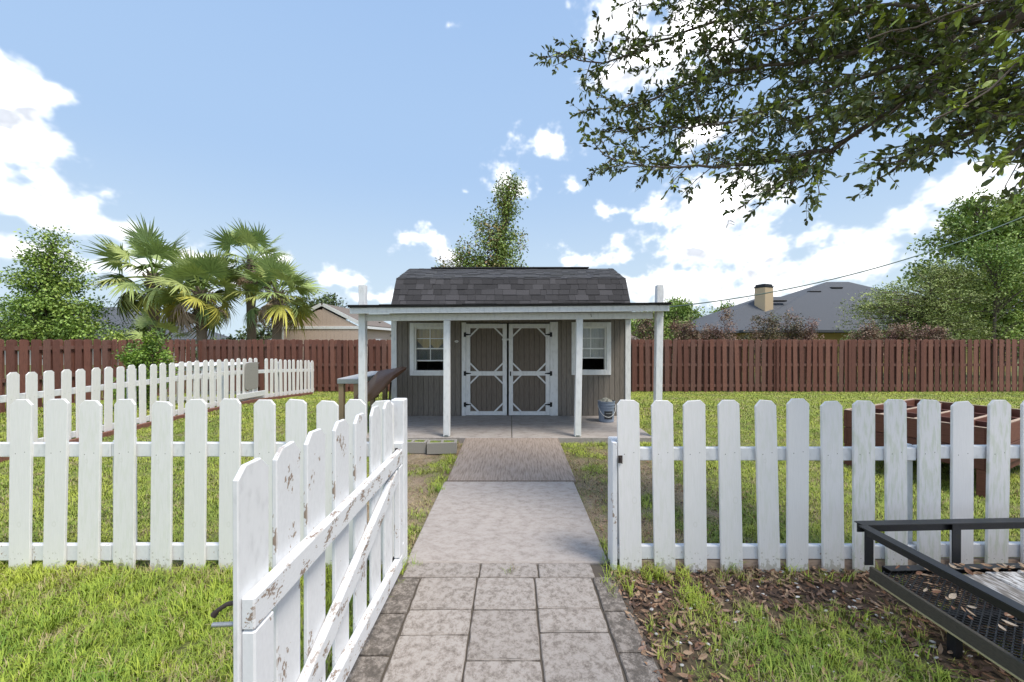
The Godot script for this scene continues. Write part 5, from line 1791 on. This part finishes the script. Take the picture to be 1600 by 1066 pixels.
	# red-leaved shrubs behind the back fence, from the shed to the corner
	var spots := [[1008, 1.0, 1.45, "olive and red shrub showing between the porch posts"], [1062, 1.15, 1.15, "low red brown shrub right of the porch corner post"], [1112, 0.8, 0.95, "thin red brown shrub at the low end of the grey roof"],
		[1136, 0.35, 1.55, "wispy red shrub left of the chimney bush"], [1192, 1.05, 1.5, "large red and green shrub directly below the chimney"], [1232, 0.95, 1.45, "dark maroon shrub just right of the chimney"],
		[1262, 0.55, 1.15, "spiky red shrub below the middle of the grey roof"], [1352, 0.9, 0.85, "low russet shrub under the dark spreading tree edge"], [1400, 1.0, 1.0, "low russet shrub under the spreading tree"], [1452, 0.9, 0.85, "pinkish low shrub nearest the yard corner"]]
	for k in spots.size():
		var s = spots[k]
		var d := 15.3 + 0.35 * (k % 3)
		var x: float = (s[0] - 800.0) * d / FOCAL
		var w: float = s[1]
		var h: float = s[2]
		var cols := red.duplicate()
		if k == 0 or k == 4 or k == 5: cols += [Color(0.06, 0.075, 0.03), Color(0.10, 0.11, 0.04)]
		tree("red_shrub", s[3], "bush", Vector3(x, ground_y(x, d), -d), [Vector3(0, 0, 0), Vector3(0.03, 0.7, 0), Vector3(0, 1.3, 0)], 0.04,
			[[Vector3(0, 1.35, 0), Vector3(w * 0.9, 0.8, 0.5), int(40 * w)], [Vector3(0.1 * w, 1.45 + h * 0.55, 0), Vector3(w * 0.55, h * 0.42, 0.35), int(30 * w)]], 9, Vector3(0.16, 0.26, 0.16), clump_mesh(4, 9, Vector3.ONE * 0.13, 0.07, 0.28, M.leaf), cols, 230 + k, "red-leaved shrubs behind the back fence")


func fan_frond(seed_: int, reach: float, droop: float) -> ArrayMesh:
	var r := RandomNumberGenerator.new()
	r.seed = seed_
	var g := Geo.new()
	# stalk along +z, then a fan of folded segments that bend down at their tips
	var stalk := 0.52 * reach
	g.tint = Color(0.95, 1.0, 0.8)
	g.tube([Vector3.ZERO, Vector3(0, 0.05, stalk * 0.5), Vector3(0, 0, stalk)], [0.03, 0.022, 0.016], 4)
	var n := 30
	for k in n:
		var a := deg_to_rad(lerpf(-118.0, 118.0, (k + 0.5) / n) + r.randf_range(-3, 3))
		var dir := Vector3(sin(a), 0, cos(a))
		var side := Vector3(cos(a), 0, -sin(a))
		var l := reach * 0.50 * (0.78 + 0.22 * cos(a)) * r.randf_range(0.72, 1.1)
		var root := Vector3(0, 0, stalk)
		var w := 0.036 * reach / 2.0 * 1.25
		var d := droop * r.randf_range(0.6, 1.5)
		var t := r.randf_range(0.75, 1.25)
		g.tint = Color(t, t, t)
		var prev := root
		var pw := w * 0.35
		for j in 4:
			var f := (j + 1) / 4.0
			var p := root + dir * l * f * (1.0 - 0.16 * d * f) + Vector3(0, -d * l * 0.62 * f * f + 0.05 * f, 0)
			var nw: float = [w, w * 0.8, w * 0.45, 0.002][j]
			var fold := Vector3(0, 0.4, 0)
			var up := Vector3(0, 1, 0)
			g.tri3(prev - side * pw, p - side * nw, p + fold * nw * 0.5, (up - side * 0.5).normalized(), (up - side * 0.5).normalized(), up)
			g.tri3(prev - side * pw, p + fold * nw * 0.5, prev + fold * pw * 0.5, (up - side * 0.5).normalized(), up, up)
			g.tri3(prev + side * pw, p + side * nw, p + fold * nw * 0.5, (up + side * 0.5).normalized(), (up + side * 0.5).normalized(), up)
			g.tri3(prev + side * pw, p + fold * nw * 0.5, prev + fold * pw * 0.5, (up + side * 0.5).normalized(), up, up)
			prev = p
			pw = nw
	return g.mesh(null)


func make_palms():
	var fronds := []
	var tones := []
	for c in [Color(0.33, 0.42, 0.14), Color(0.42, 0.49, 0.17), Color(0.25, 0.34, 0.12), Color(0.52, 0.50, 0.10), Color(0.48, 0.35, 0.24), Color(0.47, 0.50, 0.15)]:
		var m := mat(c, 0.5)
		m.vertex_color_use_as_albedo = true
		m.backlight = Color(0.9, 0.9, 0.55)
		tones.append(m)
	for k in 4:
		fronds.append([fan_frond(400 + k, 2.0, 0.28), fan_frond(410 + k, 2.0, 0.6), fan_frond(420 + k, 2.0, 1.15)])
	var list := [
		["cabbage palm with lopsided crown nearest the bright green tree", Vector3(-15.75, -0.5, -17.5), 4.5, 1.32, 32, 0.0],
		["bushy low crowned palm standing second in the clump", Vector3(-13.25, -0.5, -17.0), 3.7, 1.14, 42, 0.35],
		["tallest palm of the clump with dead brown skirt", Vector3(-12.15, -0.5, -18.6), 5.4, 1.05, 34, 0.6],
		["palm beside the tan gabled house", Vector3(-10.35, -0.5, -17.6), 3.7, 1.10, 40, 0.4],
		["stemless young palm just above the garden side fence", Vector3(-14.7, -0.5, -16.6), 1.75, 0.75, 14, 0.2]]
	for k in list.size():
		var q = list[k]
		var r := RandomNumberGenerator.new()
		r.seed = 500 + k
		var palm := thing("palm_tree", q[0], "palm", q[1], 0.0, "clump of palms beyond the fence")
		var h: float = q[2] - q[1].y
		var g := Geo.new()
		var pts := []
		var rad := []
		for i in 9:
			pts.append(Vector3(0.05 * sin(i * 0.5 + k), h * i / 8.0 * 0.98, 0))
			rad.append(0.19 if i < 6 else 0.26 - 0.03 * (i - 6))
		g.tube(pts, rad, 10)
		part("trunk", g, M.palm_bark, palm)
		# old leaf bases below the crown
		var boots := Geo.new()
		for i in 34:
			var a := i * 2.4
			var y := h * 0.70 + h * 0.26 * i / 34.0
			var out := Vector3(cos(a), 0, sin(a))
			boots.bar(Vector3(0, y, 0) + out * 0.2, Vector3(0, y + 0.3, 0) + out * 0.40, 0.09, 0.03, Vector3(-out.z, 0, out.x))
		part("leaf_bases", boots, M.palm_bark, palm)
		for i in int(q[4]):
			var a := i * 2.39996 + r.randf_range(-0.25, 0.25)
			var f := (i + 0.5) / float(q[4])
			var pitch := lerpf(1.35, -0.95, pow(f, 0.9)) + r.randf_range(-0.2, 0.2)
			var style := 0 if f < 0.35 else (1 if f < 0.72 else 2)
			var tone: int = r.randi() % 3
			if f > 0.55 and r.randf() < 0.35: tone = 5
			if f > 0.70 and r.randf() < 0.45: tone = 3
			if f > 0.82 and r.randf() < 0.25 + q[5]: tone = 4
			var b := Basis(Vector3.UP, a) * Basis(Vector3.RIGHT, -pitch) * Basis(Vector3.BACK, r.randf_range(-0.9, 0.9))
			var s: float = q[3] * r.randf_range(0.72, 1.0) * (0.85 if tone == 4 else 1.0)
			var o := put("frond", fronds[r.randi() % 4][style], palm, Vector3(0, h * 0.97 - 0.25 * f, 0), b.scaled(Vector3.ONE * s))
			o.material_override = tones[tone]


func make_oak():
	var oak := thing("oak_tree", "live oak whose leafy limb hangs over the path from outside", "tree", Vector3(5.4, 0, -1.0))
	var origin: Vector3 = oak.position
	var r := RandomNumberGenerator.new()
	r.seed = 91
	var crotch := P(1760, -70, 2.15)
	var limbs := [
		[Vector3(5.2, 2.6, -1.1), crotch, P(1620, 10, 2.25), P(1500, 95, 2.45), P(1390, 175, 2.6), P(1295, 232, 2.75), P(1200, 252, 2.9), P(1110, 262, 3.0), P(1015, 262, 3.1), P(945, 245, 3.2)],
		[P(1620, 10, 2.25), P(1450, 55, 2.7), P(1290, 95, 3.0), P(1180, 105, 3.2), P(1080, 130, 3.3), P(1010, 160, 3.4), P(940, 170, 3.45)],
		[crotch, P(1450, -50, 2.8), P(1250, 0, 3.15), P(1110, 35, 3.4), P(1010, 75, 3.55), P(940, 100, 3.6), P(865, 82, 3.65)],
		[crotch, P(1690, 90, 2.0), P(1600, 150, 2.1), P(1520, 205, 2.25), P(1440, 235, 2.35), P(1400, 262, 2.4)],
		[P(1690, 90, 2.0), P(1640, 190, 1.95), P(1590, 235, 2.0)],
		[P(1295, 232, 2.75), P(1258, 268, 2.7), P(1232, 292, 2.7)],
		[Vector3(5.2, 2.6, -1.1), P(1600, -190, 2.5), P(1350, -160, 3.0), P(1150, -100, 3.4), P(1020, -30, 3.6), P(985, 20, 3.65)],
		[P(1500, 95, 2.45), P(1380, 110, 2.7), P(1230, 165, 2.95), P(1120, 195, 3.1), P(1030, 200, 3.25), P(960, 205, 3.3)],
		[P(1500, 95, 2.45), P(1450, 20, 2.5), P(1330, 15, 2.75), P(1200, 50, 3.0), P(1100, 80, 3.2)],
		[P(1390, 175, 2.6), P(1420, 130, 2.4), P(1500, 160, 2.2), P(1560, 190, 2.1)],
		[crotch, P(1640, 60, 2.5), P(1560, 120, 2.7), P(1450, 150, 2.9), P(1330, 160, 3.1), P(1230, 200, 3.2)],
		[P(1640, 60, 2.5), P(1560, 40, 2.9), P(1420, 60, 3.1), P(1330, 80, 3.3), P(1200, 120, 3.5), P(1100, 150, 3.6)],
		[crotch, P(1680, 20, 2.6), P(1620, 130, 2.8), P(1560, 190, 2.8), P(1480, 220, 2.8)],
		[Vector3(5.2, 2.6, -1.1), Vector3(4.2, 3.6, -0.9), Vector3(3.2, 3.9, -0.8), Vector3(2.2, 3.8, -0.7), Vector3(1.5, 3.7, -0.5)],
		[Vector3(4.2, 3.6, -0.9), Vector3(3.3, 4.2, -1.5), Vector3(2.4, 4.3, -1.9), Vector3(1.6, 4.2, -2.0)],
		[Vector3(4.2, 3.6, -0.9), Vector3(3.4, 3.9, -0.1), Vector3(2.5, 4.0, 0.3), Vector3(1.8, 3.8, 0.4)],
		[P(1690, -20, 1.75), P(1640, 30, 1.75), P(1600, 85, 1.75), P(1565, 130, 1.78), P(1515, 165, 1.8), P(1455, 188, 1.84)],
		[P(1700, -60, 1.9), P(1560, -5, 1.95), P(1500, 20, 2.0), P(1440, 42, 2.05), P(1380, 55, 2.1), P(1355, 62, 2.1)]]
	var wood := Geo.new()
	wood.tube([Vector3(0, -0.2, 0), Vector3(0, 0.6, 0), Vector3(-0.1, 1.7, -0.05), Vector3(-0.2, 2.6, -0.1), Vector3(-0.1, 4.2, -0.3), Vector3(0.3, 6.0, -0.2)], [0.34, 0.26, 0.22, 0.20, 0.13, 0.05], 12)
	part("trunk", wood, M.bark, oak)
	var spots := []
	var tones := [Color(0.105, 0.135, 0.036), Color(0.14, 0.175, 0.042), Color(0.075, 0.10, 0.032), Color(0.17, 0.21, 0.048), Color(0.105, 0.14, 0.052)]
	var fresh := [Color(0.30, 0.38, 0.04), Color(0.24, 0.31, 0.04)]
	for n in limbs.size():
		var curve := Curve3D.new()
		var pts: Array = limbs[n]
		for i in pts.size():
			var p: Vector3 = pts[i] - origin
			var tan: Vector3 = (pts[min(i + 1, pts.size() - 1)] - pts[max(i - 1, 0)]) / 6.0
			curve.add_point(p, -tan, tan)
		var l := curve.get_baked_length()
		var g := Geo.new()
		var line := []
		var radii := []
		var steps := int(l / 0.12) + 2
		var thick: float = [0.055, 0.025, 0.03, 0.03, 0.012, 0.008, 0.05, 0.016, 0.016, 0.012, 0.03, 0.02, 0.02, 0.06, 0.035, 0.035, 0.005, 0.005][n]
		for i in steps:
			var f := float(i) / (steps - 1)
			line.append(curve.sample_baked(f * l) + Vector3(r.randfn(0, 0.006), r.randfn(0, 0.008), r.randfn(0, 0.006)))
			radii.append(lerpf(thick, 0.004, pow(f, 0.8)))
		g.tube(line, radii, 7)
		var at := 0.25 * l if n in [0, 2, 3, 6, 10, 12, 13] else 0.04
		while at < l:
			var f := at / l
			var p := curve.sample_baked(at)
			var ahead := (curve.sample_baked(minf(at + 0.05, l)) - curve.sample_baked(maxf(at - 0.05, 0.0))).normalized()
			var dir := (ahead * r.randf_range(0.3, 1.0) + Vector3(r.randfn(0, 0.55), r.randfn(0.18, 0.42), r.randfn(0, 0.55))).normalized()
			var bl := r.randf_range(0.22, 0.55) * (1.0 if f < 0.75 else 0.55) * (1.0 if n < 16 else 0.25)
			var droop := r.randf_range(0.0, 0.18)
			var b0 := p
			var b1 := p + dir * bl * 0.5 + Vector3(0, -droop * 0.05, 0)
			var b2 := p + dir * bl + Vector3(0, -droop * bl, 0)
			g.tube([b0, b1, b2], [0.005, 0.0035, 0.0018], 4, false)
			# twigs along the branch, each with its leaves
			var tw := int(bl / 0.034)
			for j in tw:
				var t := 0.15 + 0.85 * (j + r.randf()) / tw
				var q := b0.lerp(b1, t * 2.0) if t < 0.5 else b1.lerp(b2, t * 2.0 - 1.0)
				var td := (dir * 0.7 + Vector3(r.randfn(0, 0.6), r.randfn(-0.05, 0.5), r.randfn(0, 0.6))).normalized()
				var tl := r.randf_range(0.05, 0.15)
				g.tube([q, q + td * tl], [0.0016, 0.001], 3, false)
				var tone: Color = tones[r.randi() % 5]
				if n >= 16: tone = fresh[r.randi() % 2]
				if r.randf() < 0.07: tone = fresh[r.randi() % 2]
				for k in r.randi_range(4, 8):
					var a := q + td * tl * r.randf_range(0.1, 1.0)
					var ld := (td * 0.8 + Vector3(r.randfn(0, 0.7), r.randfn(-0.05, 0.6), r.randfn(0, 0.7))).normalized()
					var sd := ld.cross(Vector3(r.randfn(0, 0.7), 1, r.randfn(0, 0.7))).normalized()
					var up := sd.cross(ld)
					if up.y < 0: up = -up; sd = -sd
					var s := r.randf_range(0.028, 0.060)
					spots.append([Transform3D(Basis(sd, up, -ld).scaled(Vector3.ONE * s), a), tone * r.randf_range(0.75, 1.3)])
			at += r.randf_range(0.03, 0.06) * (1.0 if n < 16 else 2.6)
		part("limb", g, M.bark, oak)
	# one leaf: a pointed blade folded along its midrib, tip towards -z
	var leaf := Geo.new()
	var prof := [[0.0, 0.02, 0.0], [0.3, 0.19, 0.04], [0.65, 0.21, 0.05], [0.9, 0.10, 0.02], [1.0, 0.0, 0.0]]
	for i in 4:
		var a = prof[i]
		var b = prof[i + 1]
		for s in [-1.0, 1.0]:
			leaf.quad(Vector3(0, -0.12 * a[0] * a[0], -a[0]), Vector3(0, -0.12 * b[0] * b[0], -b[0]), Vector3(b[1] * s, -0.12 * b[0] * b[0] + b[2], -b[0]), Vector3(a[1] * s, -0.12 * a[0] * a[0] + a[2], -a[0]), Vector3.UP)
	var lm := leaf.mesh(M.oak_leaf)
	# the leaves that show largest are parts of their own
	var eye := Vector3(0, EYE, 0) - origin
	var order := []
	for i in spots.size():
		var p: Vector3 = spots[i][0].origin - eye
		var u := p.x / -p.z
		var v := p.y / -p.z
		var seen: bool = absf(u) < 1.27 and v < 0.85
		order.append([-p.z if seen else 100.0, i])
	order.sort_custom(func(a, b): return a[0] < b[0])
	var own := {}
	var mats := []
	for c in tones + fresh:
		var m := mat(c, 0.42)
		m.backlight = Color(0.9, 0.9, 0.35)
		mats.append(lm.duplicate())
		mats[-1].surface_set_material(0, m)
	for k in 290:
		var i: int = order[k][1]
		own[i] = true
		var o := MeshInstance3D.new()
		var c: Color = spots[i][1]
		o.mesh = mats[(5 + r.randi() % 2) if c.g > 0.15 else r.randi() % 5]
		o.name = "leaf"
		o.transform = spots[i][0]
		oak.add_child(o, true)
	var places := []
	var colors := []
	for i in spots.size():
		if own.has(i): continue
		places.append(spots[i][0])
		colors.append(spots[i][1])
	copies("foliage", lm, places, colors, oak)


# ---------------------------------------------------------------- houses beyond the fences
func hip_roof(g: Geo, x0: float, x1: float, d0: float, d1: float, eave: float, rx0: float, rx1: float, rd: float, top: float):
	var a := Vector3(x0, eave, -d0)
	var b := Vector3(x1, eave, -d0)
	var c := Vector3(x1, eave, -d1)
	var e := Vector3(x0, eave, -d1)
	var p := Vector3(rx0, top, -rd)
	var q := Vector3(rx1, top, -rd)
	g.quad(a, b, q, p, Vector3(0, 1, 1))
	g.quad(c, e, p, q, Vector3(0, 1, -1))
	g.tri(e, a, p, Vector3(-1, 1, 0))
	g.tri(b, c, q, Vector3(1, 1, 0))
	g.box(Vector3((x0 + x1) / 2, eave - 0.08, -(d0 + d1) / 2), Vector3(x1 - x0 - 0.01, 0.15, d1 - d0 - 0.01))


func make_houses():
	var shingles := ntex(512, 0.06, 5, 151, [[0.0, grey(0.40)], [0.5, grey(0.9)], [1.0, grey(1.25)]], 0.7)
	var slate := mat(Color(0.100, 0.108, 0.124), 0.95, shingles, Vector3(0.5, 3.0, 0.5))
	var brown := mat(Color(0.20, 0.165, 0.14), 0.95, shingles, Vector3(0.5, 3.0, 0.5))
	var yellow := mat(Color(0.55, 0.42, 0.17), 0.9)
	var stucco := mat(Color(0.62, 0.48, 0.31), 0.9, M.grainy, Vector3(0.7, 0.7, 0.7))
	# right: grey hip roofs with a chimney
	var h := thing("hip_roof_house", "house with blue grey hip roofs and tan chimney behind fence", "house", Vector3.ZERO)
	var w := Geo.new()
	w.box(Vector3(25.5, 0.6, -33.0), Vector3(18.4, 2.9, 11.0))
	part("wall", w, yellow, h)
	var g := Geo.new()
	hip_roof(g, 15.4, 36.0, 26.5, 39.5, 2.15, 26.1, 27.9, 33.0, 6.3)
	var roof := part("roof", g, slate, h)
	g = Geo.new()
	hip_roof(g, 12.6, 27.0, 26.9, 35.1, 2.12, 19.4, 22.6, 31.0, 4.85)
	part("roof", g, slate, h)
	g = Geo.new()
	g.box(Vector3(18.72, 4.2, -29.6), Vector3(0.86, 2.3, 0.86), 0.02, Basis(Vector3.UP, 0.35))
	var ch := part("chimney", g, stucco, roof)
	g = Geo.new()
	g.box(Vector3(18.72, 5.40, -29.6), Vector3(0.92, 0.10, 0.92), 0.02, Basis(Vector3.UP, 0.35))
	g.box(Vector3(18.72, 5.50, -29.6), Vector3(0.84, 0.22, 0.84), 0.09, Basis(Vector3.UP, 0.35))
	part("chimney_cap", g, M.black_iron, roof)
	for q in [P(1272, 456, 31.5), P(1306, 450, 32.0), P(1218, 470.5, 29.9)]:
		g = Geo.new()
		g.box(Vector3.ZERO, Vector3(0.9, 0.12, 0.35), 0.02)
		part("roof_vent", g, M.black_iron, roof, q)
	# left: tan gabled outbuilding
	h = thing("gabled_house", "tan gabled outbuilding with white trim beyond the back fence", "house", Vector3(-9.55, -0.6, -20.0))
	var tan := mat(Color(0.64, 0.50, 0.42), 0.85, M.grainy, Vector3(1, 0.2, 1))
	var half := 2.02
	var ev := 2.78
	var ap := 3.80
	g = Geo.new()
	g.box(Vector3(0, ev / 2, -2.6), Vector3(half * 2 - 0.06, ev, 5.1))
	part("wall", g, tan, h)
	var k := 0
	var x := -half + 0.04
	while x < half - 0.05:
		var x1 := minf(x + 0.2, half - 0.04)
		var ta := ev + (ap - ev) * (1.0 - absf(x + 0.003) / half) - 0.1
		var tb := ev + (ap - ev) * (1.0 - absf(x1 - 0.003) / half) - 0.1
		g = Geo.new()
		if (x < 0.0) != (x1 < 0.0): ta = minf(ta, tb); tb = ta
		g.prism(PackedVector2Array([Vector2(x + 0.003, 0.4), Vector2(x1 - 0.003, 0.4), Vector2(x1 - 0.003, tb), Vector2(x + 0.003, ta)]), 0.03)
		part("plank", g, tan, h, Vector3(0, 0, -0.015))
		x = x1
	boxpart("trim_band", Vector3(-half, ev - 0.14, 0.003), Vector3(half, ev + 0.0, 0.03), M.trim, h)
	boxpart("corner_trim", Vector3(-half - 0.01, 0.2, 0.002), Vector3(-half + 0.11, ev - 0.142, 0.028), M.trim, h)
	for s in [-1.0, 1.0]:
		g = Geo.new()
		g.bar(Vector3((half + 0.2) * s, ev - 0.02, 0.02), Vector3(0.05 * s, ap + 0.06, 0.02), 0.16, 0.05, Vector3.UP)
		part("barge_board", g, M.trim, h)
		g = Geo.new()
		g.bar(Vector3((half + 0.28) * s * 0.5, (ev + ap) / 2 + 0.06, -0.02), Vector3((half + 0.28) * s * 0.5, (ev + ap) / 2 + 0.06, -5.4), 2.52, 0.05, Vector3(s * (half + 0.28), -(ap - ev) - 0.1, 0))
		part("roof", g, brown, h)
		g = Geo.new()
		g.box(Vector3((half + 0.26) * s, ev - 0.06, -2.7), Vector3(0.03, 0.13, 5.36))
		part("fascia", g, M.trim, h)
	boxpart("window_frame", Vector3(half - 0.03, 1.55, -3.1), Vector3(half + 0.02, 2.15, -2.0), M.trim, h)
	# left: long grey roof far behind
	h = thing("grey_roof_house", "far house with grey roof behind the bright green tree", "house", Vector3.ZERO)
	g = Geo.new()
	hip_roof(g, -54.0, -33.2, 35.0, 48.0, 1.55, -46.0, -39.0, 41.5, 4.9)
	part("roof", g, slate, h)
	w = Geo.new()
	w.box(Vector3(-43.6, 0.2, -41.5), Vector3(19.6, 2.4, 11.6))
	part("wall", w, mat(Color(0.5, 0.48, 0.45), 0.9), h)
	# low brown roof glimpsed beside the shed
	h = thing("brown_roof_house", "small building with brown shingle roof glimpsed beside the porch", "house", Vector3.ZERO)
	g = Geo.new()
	hip_roof(g, -3.0, 7.3, 22.0, 28.0, 1.4, 0.6, 4.6, 25.0, 3.6)
	part("roof", g, brown, h)
	w = Geo.new()
	w.box(Vector3(2.15, 0.2, -25.0), Vector3(9.6, 2.1, 5.4))
	part("wall", w, tan, h)


func _ready():
	patch.seed = 2; patch.frequency = 0.9; patch.fractal_octaves = 3
	fine.seed = 6; fine.frequency = 2.6; fine.fractal_octaves = 4
	make_camera_and_light()
	make_materials()
	make_ground()
	make_path()
	make_shed()
	make_houses()
	make_board_fences()
	make_front_fences()
	make_gate()
	make_garden_fence()
	make_bucket()
	make_potting_table()
	make_blocks()
	make_raised_bed()
	make_trailer()
	make_trees()
	make_palms()
	make_oak()
	make_grass()
	make_small_things()
